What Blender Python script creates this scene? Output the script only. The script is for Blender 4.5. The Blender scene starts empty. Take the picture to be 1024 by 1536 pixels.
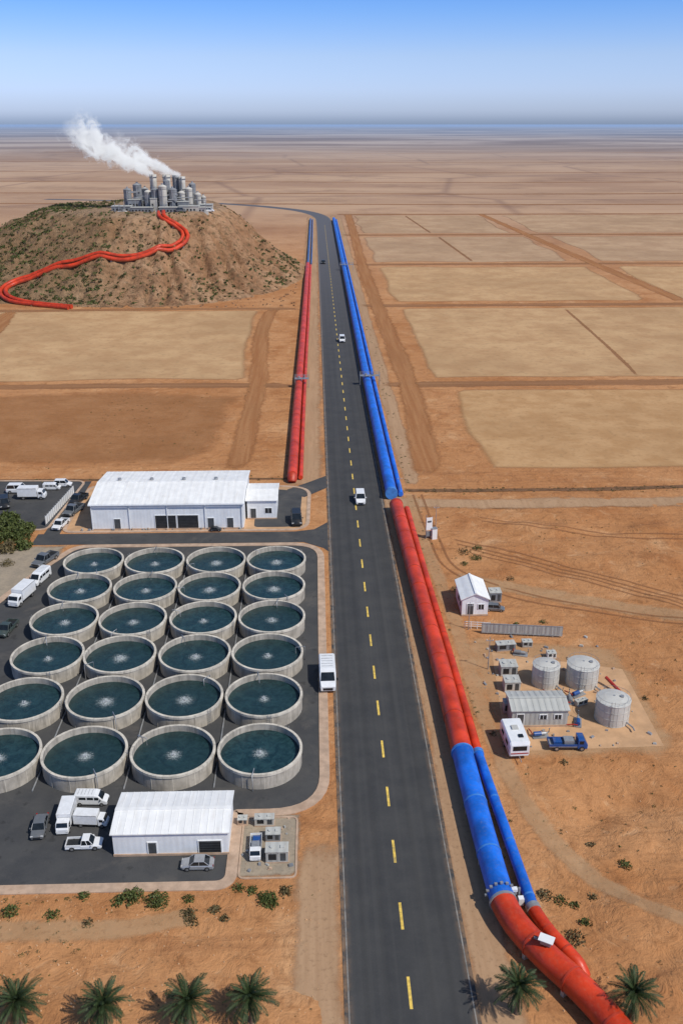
import bpy, math, random
from mathutils import Vector, Matrix, noise
R=random.Random(11)
S=bpy.context.scene
COL=S.collection

# ------------------------------------------------------------------ materials
class NT:
    def __init__(s,name):
        s.m=bpy.data.materials.new(name); s.m.use_nodes=True
        s.t=s.m.node_tree; s.t.nodes.clear()
        s.out=s.n('ShaderNodeOutputMaterial')
    def n(s,typ,**k):
        x=s.t.nodes.new(typ)
        for a,b in k.items(): setattr(x,a,b)
        return x
    def put(s,sock,val):
        if isinstance(val,bpy.types.NodeSocket): s.t.links.new(val,sock)
        else:
            if sock.type=='RGBA' and len(val)==3: val=(*val,1)
            sock.default_value=val
    def math(s,op,a,b=0.0,c=0.0,clamp=False):
        x=s.n('ShaderNodeMath',operation=op,use_clamp=clamp)
        s.put(x.inputs[0],a); s.put(x.inputs[1],b); s.put(x.inputs[2],c)
        return x.outputs[0]
    def mix(s,f,a,b,bt='MIX'):
        x=s.n('ShaderNodeMix',data_type='RGBA',blend_type=bt)
        s.put(x.inputs[0],f); s.put(x.inputs[6],a); s.put(x.inputs[7],b)
        return x.outputs[2]
    def noise(s,vec,scale,detail=4,rough=.55,dist=0):
        x=s.n('ShaderNodeTexNoise'); s.put(x.inputs['Vector'],vec)
        x.inputs['Scale'].default_value=scale; x.inputs['Detail'].default_value=detail
        x.inputs['Roughness'].default_value=rough; x.inputs['Distortion'].default_value=dist
        return x.outputs[0]
    def rng(s,v,a,b,c=0.,d=1.,sm=True):
        x=s.n('ShaderNodeMapRange'); x.interpolation_type='SMOOTHSTEP' if sm else 'LINEAR'
        s.put(x.inputs[0],v)
        for i,q in enumerate((a,b,c,d)): x.inputs[1+i].default_value=q
        return x.outputs[0]
    def pos(s): return s.n('ShaderNodeNewGeometry').outputs['Position']
    def obj(s): return s.n('ShaderNodeTexCoord').outputs['Object']
    def scale(s,v,sc):
        x=s.n('ShaderNodeVectorMath',operation='MULTIPLY'); s.put(x.inputs[0],v); x.inputs[1].default_value=sc
        return x.outputs[0]
    def bsdf(s,col,rough=.8,metal=0.,bump=None,bs=.3,bd=.1,spec=.5):
        x=s.n('ShaderNodeBsdfPrincipled')
        s.put(x.inputs['Base Color'],col); s.put(x.inputs['Roughness'],rough); s.put(x.inputs['Metallic'],metal)
        x.inputs['Specular IOR Level'].default_value=spec
        if bump is not None:
            b=s.n('ShaderNodeBump'); b.inputs['Strength'].default_value=bs; b.inputs['Distance'].default_value=bd
            s.put(b.inputs['Height'],bump); s.t.links.new(b.outputs[0],x.inputs['Normal'])
        return x.outputs[0]
    def done(s,sh):
        s.t.links.new(sh,s.out.inputs['Surface']); return s.m
def mul(c,k): return tuple(min(1,x*k) for x in c)
def simple(name,col,rough=.7,metal=0,var=.18,sc=1.5,bump=0,dirt=None,dirtamt=.4,spec=.5,space='obj'):
    t=NT(name); P=t.obj() if space=='obj' else t.pos()
    n=t.noise(P,sc,5,.6)
    f=t.rng(n,.3,.7)
    c=t.mix(f,mul(col,1-var),mul(col,1+var))
    if dirt:
        n2=t.noise(P,sc*.45,6,.7)
        c=t.mix(t.math('MULTIPLY',t.rng(n2,.48,.75),dirtamt),c,dirt)
    return t.done(t.bsdf(c,rough,metal,n if bump else None,bump,.05,spec))

def m_ground():
    t=NT('sand_ground'); P=t.pos()
    big=t.noise(P,.012,5,.6,.6); mid=t.noise(P,.09,6,.62,.4); fine=t.noise(P,1.3,6,.7); med=t.noise(P,.4,6,.7,.6)
    c=t.mix(t.rng(big,.35,.65),(.42,.188,.074),(.52,.262,.118))
    c=t.mix(t.math('MULTIPLY',t.rng(mid,.5,.66),.6),c,(.34,.135,.048))
    c=t.mix(t.math('MULTIPLY',t.rng(mid,.46,.28),.6),c,(.60,.35,.18))
    c=t.mix(t.math('MULTIPLY',t.rng(med,.52,.7),.6),c,(.26,.11,.042))
    c=t.mix(t.math('MULTIPLY',t.rng(med,.44,.3),.4),c,(.64,.40,.22))
    c=t.mix(t.math('MULTIPLY',t.rng(fine,.5,.72),.45),c,(.22,.10,.045))
    str_=t.noise(t.scale(P,(.05,.5,1)),1,5,.6,1.2)
    c=t.mix(t.math('MULTIPLY',t.rng(str_,.52,.66),.4),c,(.28,.125,.055))
    sp=t.noise(P,2.6,3,.5)
    sm=t.math('MULTIPLY',t.rng(sp,.64,.71),t.rng(mid,.42,.58))
    c=t.mix(t.math('MULTIPLY',sm,.65),c,(.10,.075,.04))
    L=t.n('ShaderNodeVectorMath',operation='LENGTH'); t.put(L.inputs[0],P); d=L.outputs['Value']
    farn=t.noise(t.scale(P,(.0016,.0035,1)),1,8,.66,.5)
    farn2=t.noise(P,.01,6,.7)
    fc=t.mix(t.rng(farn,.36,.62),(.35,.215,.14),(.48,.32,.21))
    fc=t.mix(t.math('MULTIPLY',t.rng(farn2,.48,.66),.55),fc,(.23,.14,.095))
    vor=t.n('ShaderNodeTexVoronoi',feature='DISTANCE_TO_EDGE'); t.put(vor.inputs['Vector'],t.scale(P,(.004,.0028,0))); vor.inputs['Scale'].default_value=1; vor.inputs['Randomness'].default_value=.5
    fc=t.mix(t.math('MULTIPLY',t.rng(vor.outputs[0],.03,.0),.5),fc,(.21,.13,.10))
    c=t.mix(t.rng(d,330,950),c,fc)  # soil turns paler, then bluer with distance: aerial haze painted into its colour
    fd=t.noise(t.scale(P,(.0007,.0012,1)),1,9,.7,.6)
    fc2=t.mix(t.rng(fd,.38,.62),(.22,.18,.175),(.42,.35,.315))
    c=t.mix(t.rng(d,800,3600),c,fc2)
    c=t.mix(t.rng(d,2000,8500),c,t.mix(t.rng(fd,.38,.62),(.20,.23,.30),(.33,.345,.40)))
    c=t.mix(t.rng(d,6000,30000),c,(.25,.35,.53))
    h=t.math('ADD',t.math('MULTIPLY',fine,.35),t.math('MULTIPLY',med,1.6))
    return t.done(t.bsdf(c,.95,0,h,.8,.4,.1))
def m_soft(name,ca,cb,amt=1.,sc=.3,rag=.9,streak=None,spec=.1,rough=.95,bump=.4):
    """patch whose ragged border blends into the soil; 'edge' attribute is 0 on the border"""
    t=NT(name); P=t.pos()
    a=t.n('ShaderNodeAttribute',attribute_name='edge').outputs['Fac']
    n=t.noise(P,sc,6,.65); n2=t.noise(P,sc*5,4,.65)
    nn=t.noise(P,.02,5,.6)
    src=n if streak is None else t.noise(t.scale(P,streak),1,5,.6,.6)
    c=t.mix(t.rng(src,.35,.65),ca,cb)
    c=t.mix(t.math('MULTIPLY',t.rng(nn,.4,.65),.45),c,mul(cb,.78))
    c=t.mix(t.math('MULTIPLY',t.rng(n2,.5,.72),.45),c,mul(ca,.5))
    e=t.math('ADD',a,t.math('MULTIPLY',t.math('SUBTRACT',n,.5),rag))
    f=t.math('MULTIPLY',t.rng(e,.15,.75),amt)
    tr=t.n('ShaderNodeBsdfTransparent').outputs[0]
    b=t.bsdf(c,rough,0,n2,bump,.1,spec)
    m=t.n('ShaderNodeMixShader'); t.put(m.inputs[0],f); t.t.links.new(tr,m.inputs[1]); t.t.links.new(b,m.inputs[2])
    return t.done(m.outputs[0])
def m_asphalt(name='asphalt',base=.052,lanes=True):
    t=NT(name); P=t.pos()
    n=t.noise(P,.25,6,.65); g=t.noise(P,14,3,.7)
    b=base
    c=t.mix(t.rng(n,.3,.7),(b*.85,b*.87,b*.92),(b*1.22,b*1.21,b*1.2))
    if lanes:
        st=t.noise(t.scale(P,(1.3,.012,1)),1,3,.5)
        c=t.mix(t.math('MULTIPLY',t.rng(st,.4,.75),.4),c,(b*1.6,b*1.56,b*1.5))
        X=t.n('ShaderNodeSeparateXYZ'); t.put(X.inputs[0],P)
        ed=t.math('ABSOLUTE',t.math('SUBTRACT',X.outputs[0],7.37))
        sn=t.noise(P,.6,5,.7)
        c=t.mix(t.math('MULTIPLY',t.math('MULTIPLY',t.rng(ed,4.6,5.7),t.rng(sn,.35,.6)),.65),c,(.30,.18,.10))
        ln=t.math('ABSOLUTE',t.math('SUBTRACT',t.math('ABSOLUTE',t.math('SUBTRACT',ed,2.75)),.85))
        c=t.mix(t.math('MULTIPLY',t.rng(ln,.5,.05),.22),c,(b*.6,b*.6,b*.6))
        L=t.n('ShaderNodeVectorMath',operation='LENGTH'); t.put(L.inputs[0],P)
        c=t.mix(t.rng(L.outputs['Value'],150,700),c,(.105,.105,.118))  # far asphalt lightened towards blue-grey, distance haze put into the colour
    else:
        st=t.noise(P,.12,5,.7,1)
        c=t.mix(t.math('MULTIPLY',t.rng(st,.5,.7),.5),c,(b*2.1,b*1.9,b*1.7))
        oil=t.noise(P,.7,3,.5)
        c=t.mix(t.math('MULTIPLY',t.rng(oil,.62,.72),.5),c,(b*.4,b*.4,b*.4))
    c=t.mix(t.math('MULTIPLY',t.rng(g,.5,.8),.35),c,(b*2.4,b*2.3,b*2.2))
    return t.done(t.bsdf(c,.85,0,g,.3,.02,.3))
def m_concrete(name,col=(.42,.385,.33)):
    t=NT(name); P=t.obj()
    r=t.n('ShaderNodeObjectInfo').outputs['Random']
    ad=t.n('ShaderNodeVectorMath',operation='ADD'); t.put(ad.inputs[0],P)
    cb=t.n('ShaderNodeCombineXYZ'); t.put(cb.inputs[2],t.math('MULTIPLY',r,40)); t.put(cb.inputs[0],t.math('MULTIPLY',r,17)); t.put(ad.inputs[1],cb.outputs[0]); Q=ad.outputs[0]
    st=t.noise(t.scale(Q,(2.2,2.2,.25)),1,5,.65); bl=t.noise(Q,.7,5,.6)
    c=t.mix(t.rng(bl,.3,.7),mul(col,.78),mul(col,1.15))
    c=t.mix(t.math('MULTIPLY',t.rng(st,.46,.68),.6),c,mul(col,.45))
    return t.done(t.bsdf(c,.9,0,st,.3,.05,.2))
def m_water():
    t=NT('tank_water'); P=t.obj()
    r=t.n('ShaderNodeObjectInfo').outputs['Random']
    n=t.noise(P,.9,6,.65,1.2)
    c=t.mix(t.rng(n,.35,.65),(.006,.025,.031),(.020,.056,.062))
    c=t.mix(t.math('MULTIPLY',r,.55),c,(.014,.030,.027))
    w=t.noise(P,4,5,.75,1.2)
    return t.done(t.bsdf(c,.2,0,w,.5,.08,.5))
def m_foam():
    t=NT('water_foam'); P=t.obj()
    a=t.n('ShaderNodeAttribute',attribute_name='edge').outputs['Fac']
    x=t.n('ShaderNodeSeparateXYZ'); t.put(x.inputs[0],P)
    ang=t.math('ARCTAN2',x.outputs[1],x.outputs[0])
    cb=t.n('ShaderNodeCombineXYZ'); t.put(cb.inputs[0],t.math('MULTIPLY',t.math('SINE',ang),9.)); t.put(cb.inputs[1],t.math('MULTIPLY',t.math('COSINE',ang),9.)); 
    r=t.n('ShaderNodeObjectInfo').outputs['Random']
    t.put(cb.inputs[2],t.math('MULTIPLY',r,30.))
    n=t.noise(cb.outputs[0],1.3,4,.75); n2=t.noise(P,6,5,.8)
    e=t.math('ADD',t.math('MULTIPLY',a,1.2),t.math('MULTIPLY',t.math('SUBTRACT',n,.5),1.3))
    e=t.math('ADD',e,t.math('MULTIPLY',t.math('SUBTRACT',n2,.5),2.2))
    f=t.math('MULTIPLY',t.math('MULTIPLY',t.rng(e,.3,1.5),t.rng(a,0.,.4)),.85)
    tr=t.n('ShaderNodeBsdfTransparent').outputs[0]; b=t.bsdf((.62,.68,.68),.6)
    m=t.n('ShaderNodeMixShader'); t.put(m.inputs[0],f); t.t.links.new(tr,m.inputs[1]); t.t.links.new(b,m.inputs[2])
    return t.done(m.outputs[0])
def m_pipe(name,col,dust=(.45,.26,.15)):
    t=NT(name); P=t.pos()
    n=t.noise(P,.35,5,.65); n2=t.noise(P,3,5,.7); n3=t.noise(t.scale(P,(1,.25,3)),1.2,5,.7)
    c=t.mix(t.rng(n,.3,.7),mul(col,.62),mul(col,1.15))
    c=t.mix(t.math('MULTIPLY',t.rng(n3,.55,.7),.35),c,mul(col,.4))
    N=t.n('ShaderNodeSeparateXYZ'); t.put(N.inputs[0],t.n('ShaderNodeNewGeometry').outputs['Normal'])
    low=t.rng(N.outputs[2],.1,-.7)
    du=t.math('MULTIPLY',t.math('ADD',t.math('MULTIPLY',t.rng(n2,.5,.75),.45),low,clamp=True),.5)
    c=t.mix(du,c,mul(dust,.8))
    return t.done(t.bsdf(c,t.rng(n2,.3,.7,.34,.6),0,n2,.12,.05,.45))
def m_hill():
    t=NT('hill_rock'); P=t.pos()
    a=t.noise(P,.035,6,.65,.8); b=t.noise(P,.22,8,.75,.6); s=t.noise(P,.5,5,.65)
    N=t.n('ShaderNodeSeparateXYZ'); t.put(N.inputs[0],t.n('ShaderNodeNewGeometry').outputs['Normal'])
    X=t.n('ShaderNodeSeparateXYZ'); t.put(X.inputs[0],P)
    c=t.mix(t.rng(a,.35,.65),(.34,.185,.098),(.49,.30,.175))
    c=t.mix(t.math('MULTIPLY',t.rng(b,.48,.62),.75),c,(.16,.09,.05))
    c=t.mix(t.math('MULTIPLY',t.rng(b,.44,.32),.55),c,(.60,.41,.27))
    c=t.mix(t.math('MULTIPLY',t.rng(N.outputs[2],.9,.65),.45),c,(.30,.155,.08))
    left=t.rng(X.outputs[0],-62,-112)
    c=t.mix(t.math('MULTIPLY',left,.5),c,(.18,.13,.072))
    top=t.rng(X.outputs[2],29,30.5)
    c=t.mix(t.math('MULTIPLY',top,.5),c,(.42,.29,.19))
    c=t.mix(t.math('MULTIPLY',t.rng(s,.53,.62),.6),c,(.10,.085,.045))
    return t.done(t.bsdf(c,.95,0,b,1.,2.2,.1))
def m_leaf(name,c1,c2):
    t=NT(name); P=t.pos()
    n=t.noise(P,2.5,3,.6); g=t.n('ShaderNodeNewGeometry').outputs['Random Per Island']
    c=t.mix(t.math('ADD',t.math('MULTIPLY',n,.4),t.math('MULTIPLY',g,.6)),c1,c2)
    return t.done(t.bsdf(c,.6,0,None,0,0,.25))
def m_metalroof(name,col,axis=0,pitch=1.2,dirt=(.45,.38,.3),bs=.35,da=.22):
    t=NT(name); P=t.obj()
    x=t.n('ShaderNodeSeparateXYZ'); t.put(x.inputs[0],P)
    w=t.math('SINE',t.math('MULTIPLY',x.outputs[axis],6.283/pitch))
    n=t.noise(P,.5,5,.65); n2=t.noise(t.scale(P,(2.,.3,.3) if axis==0 else (.3,2.,.3)),1,4,.6)
    c=t.mix(t.rng(n,.3,.7),mul(col,.9),mul(col,1.03))
    c=t.mix(t.math('MULTIPLY',t.rng(n2,.5,.75),da),c,dirt)
    return t.done(t.bsdf(c,.5,0,w,bs,.05,.4))

M={}
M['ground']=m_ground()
M['asphalt']=m_asphalt('asphalt_road',.047)
M['yard']=m_asphalt('asphalt_yard',.055,False)
M['field']=m_soft('dry_field',(.54,.33,.165),(.44,.25,.115),.95,.15,.6)
M['field2']=m_soft('dry_field_pale',(.56,.36,.19),(.46,.275,.14),.95,.1,.6)
M['fieldfar']=m_soft('dry_field_far',(.52,.35,.215),(.43,.275,.165),.9,.06,.5)
M['brown']=m_soft('ploughed_soil',(.44,.22,.10),(.37,.17,.07),.55,.12,.8)
M['track']=m_soft('dirt_track',(.35,.15,.06),(.44,.215,.095),.85,.25,1.1,(.8,.03,1))
M['trackx']=m_soft('dirt_track_cross',(.28,.135,.065),(.38,.195,.095),.8,.25,1.1,(.03,.8,1))
M['shoulder']=m_soft('road_shoulder_soil',(.42,.26,.15),(.50,.32,.19),.85,.4,.9,(.9,.05,1))
M['ditch']=m_soft('ditch_soil',(.12,.07,.04),(.24,.13,.07),.85,.5,1.4)
M['rut']=m_soft('wheel_rut',(.27,.12,.055),(.36,.17,.08),.55,.5,1.6)
M['pale']=m_soft('pale_soil',(.52,.32,.17),(.59,.385,.215),.5,.3,1.3)
M['gravel']=m_soft('gravel',(.29,.245,.19),(.38,.31,.23),.95,.6,.8)
M['pad']=simple('compacted_pad',(.50,.30,.16),.95,var=.15,sc=.4,bump=.3,dirt=(.36,.19,.09),space='w')
M['kerb']=simple('kerb_concrete',(.44,.31,.22),.9,var=.18,sc=.8,bump=.3,dirt=(.33,.19,.11),space='w')
M['conc']=m_concrete('tank_concrete',(.42,.38,.325))
M['lip']=m_concrete('tank_lip_concrete',(.58,.53,.45))
M['water']=m_water(); M['foam']=m_foam()
M['red']=m_pipe('pipe_red_paint',(.60,.046,.011)); M['blue']=m_pipe('pipe_blue_paint',(.010,.15,.68),(.35,.27,.22))
M['bluegrey']=m_pipe('pipe_faded_blue',(.06,.13,.32))
M['ring_r']=simple('flange_red',(.42,.04,.015),.5); M['ring_b']=simple('flange_blue',(.05,.20,.55),.5)
M['white']=simple('white_paint',(.74,.75,.75),.45,var=.04,dirt=(.5,.42,.34),dirtamt=.25)
M['wall']=m_metalroof('white_metal_wall',(.76,.78,.80),0,.6,bs=.08,da=.15)
M['roof']=m_metalroof('white_metal_roof',(.80,.80,.79),0,1.2,bs=.25,da=.2)
M['roofg']=m_metalroof('grey_metal_roof',(.46,.46,.43),0,.8)
M['wallg']=m_metalroof('grey_metal_wall',(.38,.38,.36),0,.6)
M['dark']=simple('dark_opening',(.015,.016,.018),.6,var=.3)
M['door']=simple('grey_door',(.06,.065,.07),.5)
M['glass']=simple('window_glass',(.012,.016,.02),.08,var=.3)
M['tyre']=simple('tyre_rubber',(.018,.018,.018),.85)
M['chrome']=simple('bright_metal',(.5,.5,.5),.3,.8)
M['steel']=simple('galvanised_steel',(.36,.37,.38),.5,.5,dirt=(.3,.2,.13))
M['silo']=simple('silo_concrete',(.46,.44,.40),.75,var=.2,sc=.25,dirt=(.24,.21,.175),dirtamt=.6)
M['silod']=simple('silo_dark_steel',(.19,.20,.215),.6,var=.25,sc=.3)
M['silo_l']=simple('pale_steel_tank',(.50,.49,.455),.5,var=.1,sc=.6,dirt=(.33,.26,.2),dirtamt=.5)
M['yellow']=simple('yellow_road_paint',(.70,.48,.09),.7,var=.25,sc=2,dirt=(.12,.11,.09),dirtamt=.6,space='w')
M['line']=simple('white_road_paint',(.22,.205,.185),.7,var=.3,sc=1,dirt=(.07,.07,.07),dirtamt=.9,space='w')
M['trunk']=simple('palm_bark',(.13,.09,.06),.9,var=.35,sc=8,bump=.8)
M['palm']=m_leaf('palm_leaf',(.012,.026,.010),(.055,.080,.026))
M['palmdead']=m_leaf('palm_leaf_dry',(.10,.065,.03),(.20,.14,.065))
M['scrub']=m_leaf('scrub_leaf',(.032,.050,.014),(.125,.145,.042))
M['scrub2']=m_leaf('dry_scrub',(.08,.065,.03),(.18,.14,.065))
M['hill']=m_hill()
def paint(name,c,r=.3,m=0.): M[name]=simple('paint_'+name,c,r,m,var=.06,dirt=(.35,.27,.2),dirtamt=.25)
paint('car_white',(.72,.73,.74)); paint('car_black',(.02,.022,.025)); paint('car_grey',(.17,.18,.19),.3,.3)
paint('car_silver',(.42,.43,.44),.3,.4); paint('car_green',(.05,.07,.065)); paint('car_blue',(.015,.07,.25)); paint('car_red',(.35,.03,.02))
M['lampw']=simple('headlight',(.7,.7,.68),.15); M['lampr']=simple('taillight',(.4,.02,.02),.2)

# ------------------------------------------------------------------ mesh builder
class MB:
    def __init__(s): s.v=[];s.f=[];s.m=[];s.sm=[];s.mats=[];s.e=[]
    def mi(s,m):
        m=M[m] if isinstance(m,str) else m
        if m not in s.mats: s.mats.append(m)
        return s.mats.index(m)
    def add(s,vs,fs,m,smooth=False,e=None):
        o=len(s.v); k=s.mi(m)
        s.v+=[tuple(v) for v in vs]
        s.e+= (e if e else [1.]*len(vs))
        for f in fs: s.f.append(tuple(i+o for i in f)); s.m.append(k); s.sm.append(smooth)
    def box(s,x,y,z,sx,sy,h,m,tx=1.,ty=1.,rot=0.):
        vs=[]
        c,n=math.cos(rot),math.sin(rot)
        for zz,ax,ay in ((z,1,1),(z+h,tx,ty)):
            for a,b in ((-1,-1),(1,-1),(1,1),(-1,1)):
                px=a*sx/2*ax; py=b*sy/2*ay
                vs.append((x+px*c-py*n,y+px*n+py*c,zz))
        s.add(vs,[(3,2,1,0),(4,5,6,7),(0,1,5,4),(1,2,6,5),(2,3,7,6),(3,0,4,7)],m)
    def lathe(s,prof,x,y,m,n=32,smooth=True,z=0):
        vs=[];fs=[]
        for r,h in prof:
            for i in range(n):
                a=2*math.pi*i/n; vs.append((x+r*math.cos(a),y+r*math.sin(a),z+h))
        for j in range(len(prof)-1):
            for i in range(n):
                k=(i+1)%n; fs.append((j*n+i,j*n+k,(j+1)*n+k,(j+1)*n+i))
        s.add(vs,fs,m,smooth)
    def disc(s,x,y,z,r,m,n=32):
        s.add([(x+r*math.cos(2*math.pi*i/n),y+r*math.sin(2*math.pi*i/n),z) for i in range(n)],[tuple(range(n))],m)
    def cyl(s,x,y,z,r,h,m,n=16,r2=None):
        r2=r if r2 is None else r2
        s.lathe([(r,z),(r2,z+h)],x,y,m,n); s.disc(x,y,z+h,r2,m,n)
    def hcyl(s,x,y,z,r,w,m,n=14):
        vs=[];
        for xx in (x-w/2,x+w/2):
            for i in range(n):
                a=2*math.pi*i/n; vs.append((xx,y+r*math.cos(a),z+r*math.sin(a)))
        s.add(vs,[(i,(i+1)%n,n+(i+1)%n,n+i) for i in range(n)]+[tuple(range(n-1,-1,-1)),tuple(range(n,2*n))],m)
    def tube(s,path,r,m,n=14,caps=True):
        P=[Vector(p) for p in path]; vs=[];fs=[]
        rr=r if isinstance(r,(list,tuple)) else [r]*len(P)
        for i,p in enumerate(P):
            d=(P[min(i+1,len(P)-1)]-P[max(i-1,0)]).normalized()
            up=Vector((0,0,1)) if abs(d.z)<.95 else Vector((1,0,0))
            a=d.cross(up).normalized(); b=a.cross(d).normalized()
            for k in range(n):
                t=2*math.pi*k/n; vs.append(tuple(p+(a*math.cos(t)+b*math.sin(t))*rr[i]))
        for i in range(len(P)-1):
            for k in range(n):
                q=(k+1)%n; fs.append((i*n+k,(i+1)*n+k,(i+1)*n+q,i*n+q))
        s.add(vs,fs,m,True)
        if caps:
            L=len(P)-1
            s.add(vs[:n],[tuple(range(n))],m); s.add(vs[L*n:],[tuple(range(n-1,-1,-1))],m)
    def loft(s,secs,m,smooth=False):
        n=len(secs[0]); vs=[v for q in secs for v in q]; fs=[]
        for j in range(len(secs)-1):
            for i in range(n):
                k=(i+1)%n; fs.append((j*n+i,j*n+k,(j+1)*n+k,(j+1)*n+i))
        fs.append(tuple(range(n-1,-1,-1))); fs.append(tuple(range((len(secs)-1)*n,len(secs)*n)))
        s.add(vs,fs,m,smooth)
    def obj(s,name,loc=(0,0,0),rot=0.,parent=None,sc=1.):
        me=bpy.data.meshes.new(name); me.from_pydata(s.v,[],s.f)
        for m in s.mats: me.materials.append(m)
        me.polygons.foreach_set('material_index',s.m); me.polygons.foreach_set('use_smooth',s.sm)
        at=me.attributes.new('edge','FLOAT','POINT'); at.data.foreach_set('value',s.e)
        me.update()
        o=bpy.data.objects.new(name,me); COL.objects.link(o)
        o.location=loc; o.rotation_euler=(0,0,rot); o.scale=(sc,sc,sc)
        if parent: o.parent=parent
        return o
def empty(name,loc=(0,0,0),rot=0.):
    e=bpy.data.objects.new(name,None); COL.objects.link(e); e.location=loc; e.rotation_euler=(0,0,rot); e.empty_display_size=.5
    return e

# ------------------------------------------------------------------ terrain
def und(x,y):
    """gentle relief of the natural ground, kept level where things are built"""
    m=0.
    if x>24: m=max(m,min(1,(x-24)/14))
    if y<66 and x<0: m=max(m,min(1,(66-y)/8)*min(1,-x/6))
    if x>20 and y<88: m=max(m,1.7*min(1,(88-y)/8)*min(1,(x-23)/6) if x>23 else 0)
    if 20<x<48 and 86<y<132: m*=0.
    if x>=48 and y<132: m*=min(1,(x-48)/10)
    if x>18 and 128<=y<140: m*=(y-128)/12
    if y>158: m*=max(0,1-(y-158)/20)
    if m<=0: return 0.
    h=noise.fractal(Vector((x*.05,y*.09,1.)),1.,2.,4)*.9+abs(noise.noise(Vector((x*.12+y*.05,y*.12,5))))*.5+noise.noise(Vector((x*.45,y*.45,3)))*.14
    return h*m*.9-.05*m
def axis(a,b,st,far):
    L=[];x=a
    while x<=b: L.append(x); x+=st
    q=st; x=L[-1]
    while x<far: q*=1.45; x+=q; L.append(x)
    q=st; x=a; pre=[]
    while x>-far: q*=1.45; x-=q; pre.append(x)
    return pre[::-1]+L
xs=axis(-80,110,.9,60000); ys=axis(30,180,.9,60000)
g=MB(); nx=len(xs)
vs=[(x,y,und(x,y) if -80<x<110 and 30<y<180 else 0.) for y in ys for x in xs]
fs=[(j*nx+i,j*nx+i+1,(j+1)*nx+i+1,(j+1)*nx+i) for j in range(len(ys)-1) for i in range(nx-1)]
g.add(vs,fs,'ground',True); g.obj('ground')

def hz(x,y,det=True):
    dx=x+72; dy=y-470
    ax=68 if dx>0 else 134
    ay=92 if dy<0 else 130
    r=math.sqrt((dx/ax)**2+(dy/ay)**2)
    r+=.05*noise.noise(Vector((x*.02,y*.02,3)))
    t=max(0,min(1,(1-r)/.6))
    h=31*(.5*t*t*(3-2*t)+.5*t)
    if det and t>0:
        w=4*t*(1-t); ang=math.atan2(dy/ay,dx/ax)
        gl=1-abs(noise.noise(Vector((ang*6+.5*noise.noise(Vector((x*.05,y*.05,0))),r*1.5,2))))*2.2
        gl2=1-abs(noise.noise(Vector((ang*15,r*3,7))))*2.2
        k=2.0 if dx>-15 else 1.1
        h-=w*(max(0,gl)**2*2.1+max(0,gl2)**2*1.1)*k
        h+=w*noise.fractal(Vector((x*.06,y*.06,8)),1.,2.,4)*2.1
        h+=w*noise.fractal(Vector((x*.17,y*.17,2)),.8,2.,4)*.8
        h+=min(1,t*4)*(noise.noise(Vector((x*.3,y*.3,1)))*.3)
    if t<=0: h=-.6-(r-1)*5
    return h
h=MB(); st=1.2; gx=[-232+st*i for i in range(int(236/st))]; gy=[368+st*i for i in range(int(240/st))]
n=len(gx)
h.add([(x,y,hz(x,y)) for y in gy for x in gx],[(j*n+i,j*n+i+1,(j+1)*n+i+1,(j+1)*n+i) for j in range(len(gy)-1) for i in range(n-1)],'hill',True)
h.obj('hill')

# ------------------------------------------------------------------ soft ground patches
def patch(name,pts,m,inset=3.,z=.012,jit=.35):
    b=MB(); A,B,C,D=[Vector((p[0],p[1],0)) for p in pts]
    W=max((B-A).length,(C-D).length); Hh=max((D-A).length,(C-B).length)
    def cuts(L): 
        i=min(inset,L*.3); k=max(2,min(24,int(L/12))); return [0,i/L]+[i/L+(1-2*i/L)*q/k for q in range(1,k)]+[1-i/L,1]
    U=cuts(W);V=cuts(Hh); vs=[];es=[]
    for v in V:
        for u in U:
            p=(A*(1-u)+B*u)*(1-v)+(D*(1-u)+C*u)*v
            p.x+=noise.noise(p*.03)*inset*jit*2; p.y+=noise.noise(p*.03+Vector((9,9,9)))*inset*jit*2
            vs.append((p.x,p.y,z)); es.append(0. if u in(0,1) or v in (0,1) else 1.)
    n=len(U)
    b.add(vs,[(j*n+i,j*n+i+1,(j+1)*n+i+1,(j+1)*n+i) for j in range(len(V)-1) for i in range(n-1)],m,False,es)
    return b.obj(name)
def dens(path,step):
    P=[Vector(p) if len(p)==3 else Vector((*p,0)) for p in path]
    if len(P)>2:
        Q=[]
        for i in range(len(P)-1):
            p0=P[max(i-1,0)];p1=P[i];p2=P[i+1];p3=P[min(i+2,len(P)-1)]
            k=max(1,int((p2-p1).length/step))
            for q in range(k):
                t=q/k
                Q.append(.5*((2*p1)+(p2-p0)*t+(2*p0-5*p1+4*p2-p3)*t*t+(3*p1-p0-3*p2+p3)*t**3))
        Q.append(P[-1]); return Q
    k=max(1,int((P[1]-P[0]).length/step)); return [P[0].lerp(P[1],q/k) for q in range(k+1)]
def strip(name,path,w,m,z=.016,edge=.35,step=6,follow=False,wj=.15):
    b=MB(); Q=dens(path,step); vs=[];es=[]
    for i,p in enumerate(Q):
        d=(Q[min(i+1,len(Q)-1)]-Q[max(i-1,0)]).normalized(); a=Vector((d.y,-d.x,0))
        ww=w*(1+wj*noise.noise(p*.07)*2)
        for q,e in ((-.5,0),(-.5+edge,1),(.5-edge,1),(.5,0)):
            v=p+a*ww*q; zz=z+(und(v.x,v.y)+.04 if follow else 0)
            vs.append((v.x,v.y,zz)); es.append(float(e) if 0<i<len(Q)-1 else 0.)
    b.add(vs,[(i*4+k,i*4+k+1,(i+1)*4+k+1,(i+1)*4+k) for i in range(len(Q)-1) for k in range(3)],m,False,es)
    return b.obj(name)
rows=[(186,250,'field'),(262,374,'field2'),(386,490,'field2'),(506,628,'fieldfar'),(646,778,'fieldfar')]
colsx=[[(36,160)],[(33,190)],[(31,140),(152,260)],[(30,138),(152,330)],[(30,132),(148,300)]]
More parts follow.
